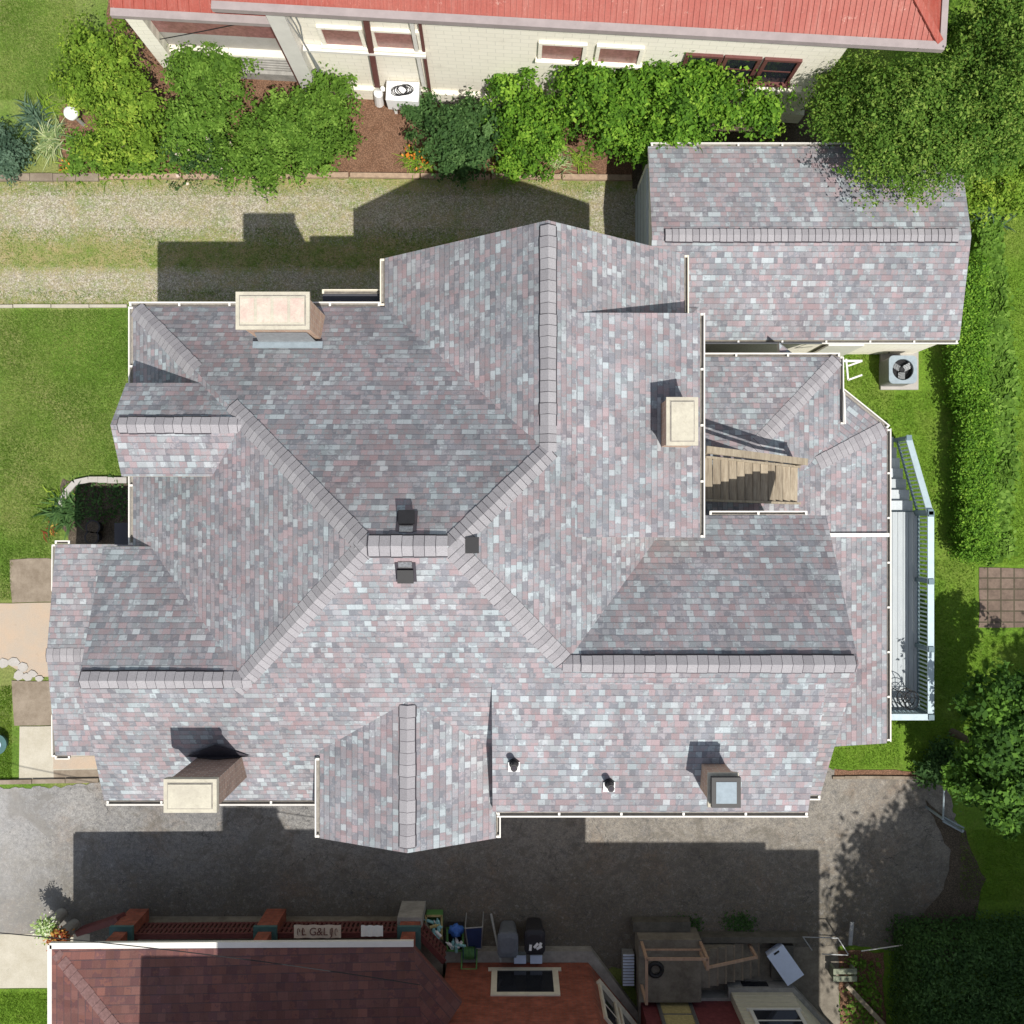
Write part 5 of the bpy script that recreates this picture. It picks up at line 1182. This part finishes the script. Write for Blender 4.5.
cover('ground_cover', [[(976, 225), (992, 225), (1000, 330), (982, 330)], [(982, 330), (1006, 330), (1008, 450), (984, 450)], [(984, 450), (1006, 450), (1004, 555), (976, 555)]], 8500, .09, 'leaf_mid', 41, .5, 'broad-leaved green ground cover along the right side of the hedges', 'ground cover')
cover('ivy', [[(955, 100), (1060, 100), (1060, 215), (968, 215)]], 9000, .06, 'leaf_yel', 42, .5, 'bright green undergrowth below the large tree at the top right', 'undergrowth')
cover('moss', [[(672, 921), (696, 919), (702, 931), (668, 930)], [(722, 922), (738, 914), (756, 922), (740, 934)]], 1500, .028, 'leaf_dark', 46, .06, 'patches of dark moss on the asphalt above the concrete steps', 'moss')
cover('bed_plants', [[(70, 135), (150, 135), (165, 174), (75, 174)], [(150, 110), (250, 120), (250, 174), (160, 174)], [(250, 130), (345, 130), (330, 172), (250, 174)]], 9000, .05, 'leaf_mid', 47, .4, 'mixed low plants filling the left half of the shrub bed', 'bed plants')
cover('weeds', [[(845, 955), (875, 960), (880, 1030), (848, 1030)]], 600, .05, 'leaf_mid', 43, .25, 'green weeds growing on the dirt strip by the green bench', 'weeds')
cover('weeds', [[(70, 482), (128, 482), (128, 520), (75, 520)]], 700, .04, 'leaf_dark', 44, .15, 'sparse weeds in the shaded bed by the front porch', 'weeds')
# blade plants
def blades(name, label, cat, px, py, n, length, width, mat, seed, spread_px=10, group=None, arch=.5, flowers=None):
    r = np.random.default_rng(seed); g = P(px, py, 0); V = []; Fc = []; T = []
    for k in range(n):
        a = r.uniform(0, 6.283); d = np.array([math.cos(a), math.sin(a), 0]); s = np.array([-d[1], d[0], 0]); L = length * r.uniform(.6, 1.15); el = r.uniform(.5, 1.2)
        b = np.array([g.x + r.normal(0, spread_px / 3 / 36.7), g.y + r.normal(0, spread_px / 3 / 36.7), 0.0]); w_ = width * r.uniform(.7, 1.2); tn = r.uniform(0, 1); i0 = len(V)
        for j in range(5):
            t_ = j / 4; p = b + d * L * t_ * math.cos(el) * (1 + .2 * t_) + np.array([0, 0, 1]) * L * (t_ * math.sin(el) - arch * t_ * t_); p[2] = max(p[2], .02)
            ww_ = w_ * (1 - t_ ** 2 * .95); V.append(p - s * ww_); V.append(p + s * ww_); T += [tn, tn]
        for j in range(4): q = i0 + j * 2; Fc.append((q, q + 1, q + 3, q + 2))
    t = thing(name, label, cat, g, group)
    raw_mesh('blades', np.array(V), np.array(Fc), mat, t, tuple(g), np.array(T))
    if flowers:
        m_, k_, s__ = flowers; C = np.array([[g.x, g.y, length * .7]]) + r.normal(size=(k_, 3)) * np.array([.12, .12, .05])
        leaves_mesh('flowers', C, np.tile([0, 0, 1.], (k_, 1)) + r.normal(size=(k_, 3)) * .4, s__, m_, t, tuple(g), seed=seed, aspect=.6)
    return t
blades('spiky_plant', 'blue-green spiky plant below the white garden globe', 'plant', 38, 122, 90, .75, .022, 'leaf_blue', 51, 16)
blades('spiky_plant', 'pale variegated spiky plant with arching blades at the top left', 'plant', 53, 142, 110, .8, .02, 'variegated', 52, 16)
blades('spiky_plant', 'yellow-green tuft just above the blue-green spiky plant', 'plant', 50, 108, 50, .5, .018, 'leaf_yel', 53, 14)
pl('garden_shrub', 'small blue-green shrub at the left edge beside the gravel drive', 'shrub', [(12, 148, .5, 20, .4), (10, 162, .4, 14, .3)], 5000, .05, 'leaf_blue', seed=54)
blades('daylily', 'daylily with one orange flower at the left end of the drive edge', 'daylily', 70, 168, 60, .5, .015, 'leaf_yel', 55, 16, 'daylilies along the drive edge', flowers=('orange_petal', 8, .06))
for i, (x, y, fl_, lb) in enumerate(((110, 172, 0, 'yellow-green daylily tuft below the large yellow-green shrub'), (150, 170, 0, 'daylily tuft beside the pale-flowered shrub'), (412, 160, 1, 'daylily with orange flowers left of the dark shrub'), (425, 166, 1, 'orange daylily at the timber edge below the dark shrub'), (500, 168, 0, 'green daylily tuft in the house shadow at the timber edge'), (560, 165, 0, 'pale daylily tuft below the bright small tree'), (580, 160, 0, 'thin yellow daylily tuft on bare mulch near the garage'))):
    blades('daylily', lb, 'daylily', x, y, 55, .5, .014, 'leaf_yel' if i != 5 else 'variegated', 60 + i, 14, 'daylilies along the drive edge', flowers=('orange_petal', 10, .06) if fl_ else None)
blades('hosta', 'dark green strappy plant at the corner of the shaded porch bed', 'plant', 66, 510, 160, .6, .028, 'leaf_dark', 71, 20)
blades('spiky_plant', 'light yellow-green tuft at the left of the shaded porch bed', 'plant', 58, 498, 50, .4, .018, 'leaf_yel', 72, 14)
blades('red_plant', 'small reddish plant at the lawn edge above the front porch', 'plant', 50, 530, 22, .22, .016, 'red_leaf', 73, 12)
blades('iris_clump', 'grey-green iris clump right of the garage ridge', 'plant', 990, 215, 80, .7, .02, 'leaf_blue', 74, 18)
def potted(px, py, mat, label, seed):
    g = P(px, py, .9); pl_ = thing('potted_plant', label, 'potted plant', P(px, py, 0) * 1.0)
    c = Vector((g.x, g.y, 0)); PW[pl_.name] = c; pl_.location = c
    m = MB(); m.tube([c, c + Vector((0, 0, .75)), c + Vector((0, 0, .8))], [.16, .2, .23], 'stone', 14); m.build('pot', pl_)
    r = np.random.default_rng(seed); n = 900; C = np.array(c)[None] + r.normal(size=(n, 3)) * [.12, .12, .09] + [0, 0, .98]
    leaves_mesh('foliage', C, r.normal(size=(n, 3)) * .5 + [0, 0, 1], .045, mat, pl_, tuple(c), seed=seed)
potted(47, 927, 'white_leaf', 'potted plant with white-edged leaves by the brick house porch steps', 81)
potted(60, 938, 'red_leaf', 'potted plant with red and yellow leaves by the brick house porch steps', 82)
# off-picture shade trees in the south-east
def far_tree(label, x, y, zc, rx, rz, n, seed):
    r = np.random.default_rng(seed); t = thing('unseen_shade_tree', label, 'tree', (x, y, 0), 'unseen shade trees beyond the hedge')
    nc = n // 40; D = r.normal(size=(nc, 3)); D /= np.linalg.norm(D, axis=1, keepdims=True); rad = r.uniform(.45, 1.08, nc)
    CC = np.array([x, y, zc]) + D * np.array([rx, rx, rz]) * rad[:, None]; ci = r.integers(0, nc, n); C = CC[ci] + r.normal(size=(n, 3)) * .25
    leaves_mesh('crown', C, D[ci] + r.normal(size=(n, 3)) * .5, .13, 'leaf_mid', t, (x, y, 0), np.clip(r.normal(.5, .2, nc)[ci] + r.normal(0, .15, n), 0, 1), seed=seed)
    m = MB(); b = Vector((x, y, 0)); m.tube([b, b + Vector((.1, 0, zc * .5)), b + Vector((0, .1, zc))], [.28, .2, .1], 'bark', 10)
    for k in range(7): a = k * .9; m.tube([b + Vector((.05, 0, zc * (.5 + .05 * k))), b + Vector((rx * .6 * math.cos(a), rx * .6 * math.sin(a), zc + rz * .3))], [.09, .03], 'bark', 6)
    m.build('trunk', t)
def shade_at(px, py, zc):   # ground position whose crown at height zc shades ground pixel
    g = P(px, py, 0); return g.x + .246 * zc, g.y - .47 * zc
x, y = shade_at(972, 942, 8.5); far_tree('tall unseen shade tree just beyond the bottom right corner', x, y, 8.5, 3.7, 2.6, 52000, 91)
x, y = shade_at(905, 868, 8.0)
x2, y2 = shade_at(1010, 838, 9.0); far_tree('tall unseen shade tree beyond the right edge level with the gate', x2, y2, 9.0, 2.6, 2.4, 26000, 92)
x3, y3 = shade_at(1025, 700, 7); far_tree('unseen shade tree beyond the right edge level with the deck end', x3 + 1.4, y3 - .3, 7, 2.2, 2.2, 16000, 93)

# grass blades as stuff
def turf(name, polys, n, mat, seed, label):
    r = np.random.default_rng(seed); C = []
    area = [abs((q[1][0] - q[0][0]) * (q[2][1] - q[1][1])) for q in polys]; tot = sum(area)
    for q, ar in zip(polys, area):
        k = int(n * ar / tot); x = r.uniform(q[0][0], q[1][0], k); y = r.uniform(q[0][1], q[2][1], k); C.append(np.stack([(x - 512) * H / F, (512 - y) * H / F, np.zeros(k)], 1))
    C = np.vstack(C); n = len(C); a = r.uniform(0, 6.283, n); s = np.stack([np.cos(a), np.sin(a), np.zeros(n)], 1) * .008
    tip = C + np.stack([r.normal(0, .03, n), r.normal(0, .03, n), r.uniform(.03, .075, n)], 1)
    V = np.stack([C - s, C + s, tip], 1).reshape(-1, 3); pt = .5 + .35 * np.sin(C[:, 0] * 1.7) * np.cos(C[:, 1] * 2.1) + r.normal(0, .25, n)
    o = raw_mesh(name, V, np.arange(n * 3).reshape(-1, 3), mat, None, (C[:, 0].mean(), C[:, 1].mean(), 0), np.repeat(pt, 3)); tag(o, label, 'grass', kind='stuff')
turf('grass', [[(0, 0), (75, 0), (75, 100)], [(0, 310), (130, 310), (130, 475)], [(0, 475), (60, 475), (60, 558)], [(0, 558), (12, 558), (12, 600)]], 60000, 'blade', 101, 'short mown grass of the lawn on the left')
turf('grass', [[(0, 686), (12, 686), (12, 780)], [(0, 992), (50, 992), (50, 1024)]], 6000, 'blade_lush', 102, 'bright grass by the front path and the pavement')
turf('grass', [[(800, 350), (878, 350), (878, 560)], [(878, 392), (935, 392), (935, 640)], [(830, 700), (900, 700), (900, 768)], [(905, 560), (975, 560), (975, 760)], [(975, 635), (1030, 635), (1030, 760)], [(975, 215), (1030, 215), (1030, 565)], [(960, 830), (1030, 830), (1030, 900)]], 70000, 'blade_lush', 103, 'lush green grass of the back garden on the right')
turf('drive_grass', [[(0, 228), (600, 228), (600, 268)], [(0, 182), (600, 182), (600, 196)], [(0, 290), (380, 290), (380, 305)]], 22000, 'blade', 104, 'thin grass between the gravel wheel tracks')

# ================================================================== camera, light
cam = bpy.data.cameras.new('camera'); co = bpy.data.objects.new('camera', cam); COL.objects.link(co); co.location = (0, 0, H)
cam.sensor_width = 36; cam.lens = 36 * F / 1024; cam.clip_end = 2000; S.camera = co
sd = Vector((.246, -.47, 1)).normalized()
sl = bpy.data.lights.new('sun', 'SUN'); sl.energy = 4.4; sl.angle = math.radians(.5); sl.color = (1, .955, .88)
so = bpy.data.objects.new('sun', sl); COL.objects.link(so); so.rotation_euler = sd.to_track_quat('Z', 'Y').to_euler(); so.location = (5, -8, 40)
wd = bpy.data.worlds.new('World'); S.world = wd; wd.use_nodes = True; nt = wd.node_tree; bg = nt.nodes['Background']
sky = nt.nodes.new('ShaderNodeTexSky'); sky.sky_type = 'NISHITA'; sky.sun_disc = False; sky.sun_elevation = math.asin(sd.z); sky.sun_rotation = math.atan2(sd.x, sd.y)
hs = nt.nodes.new('ShaderNodeHueSaturation'); hs.inputs['Saturation'].default_value = .5; nt.links.new(sky.outputs[0], hs.inputs['Color']); nt.links.new(hs.outputs[0], bg.inputs[0]); bg.inputs[1].default_value = .115
S.view_settings.view_transform = 'Standard'; S.view_settings.look = 'None'; S.view_settings.exposure = .33; S.view_settings.gamma = 1
S.render.resolution_x = 1024; S.render.resolution_y = 1024
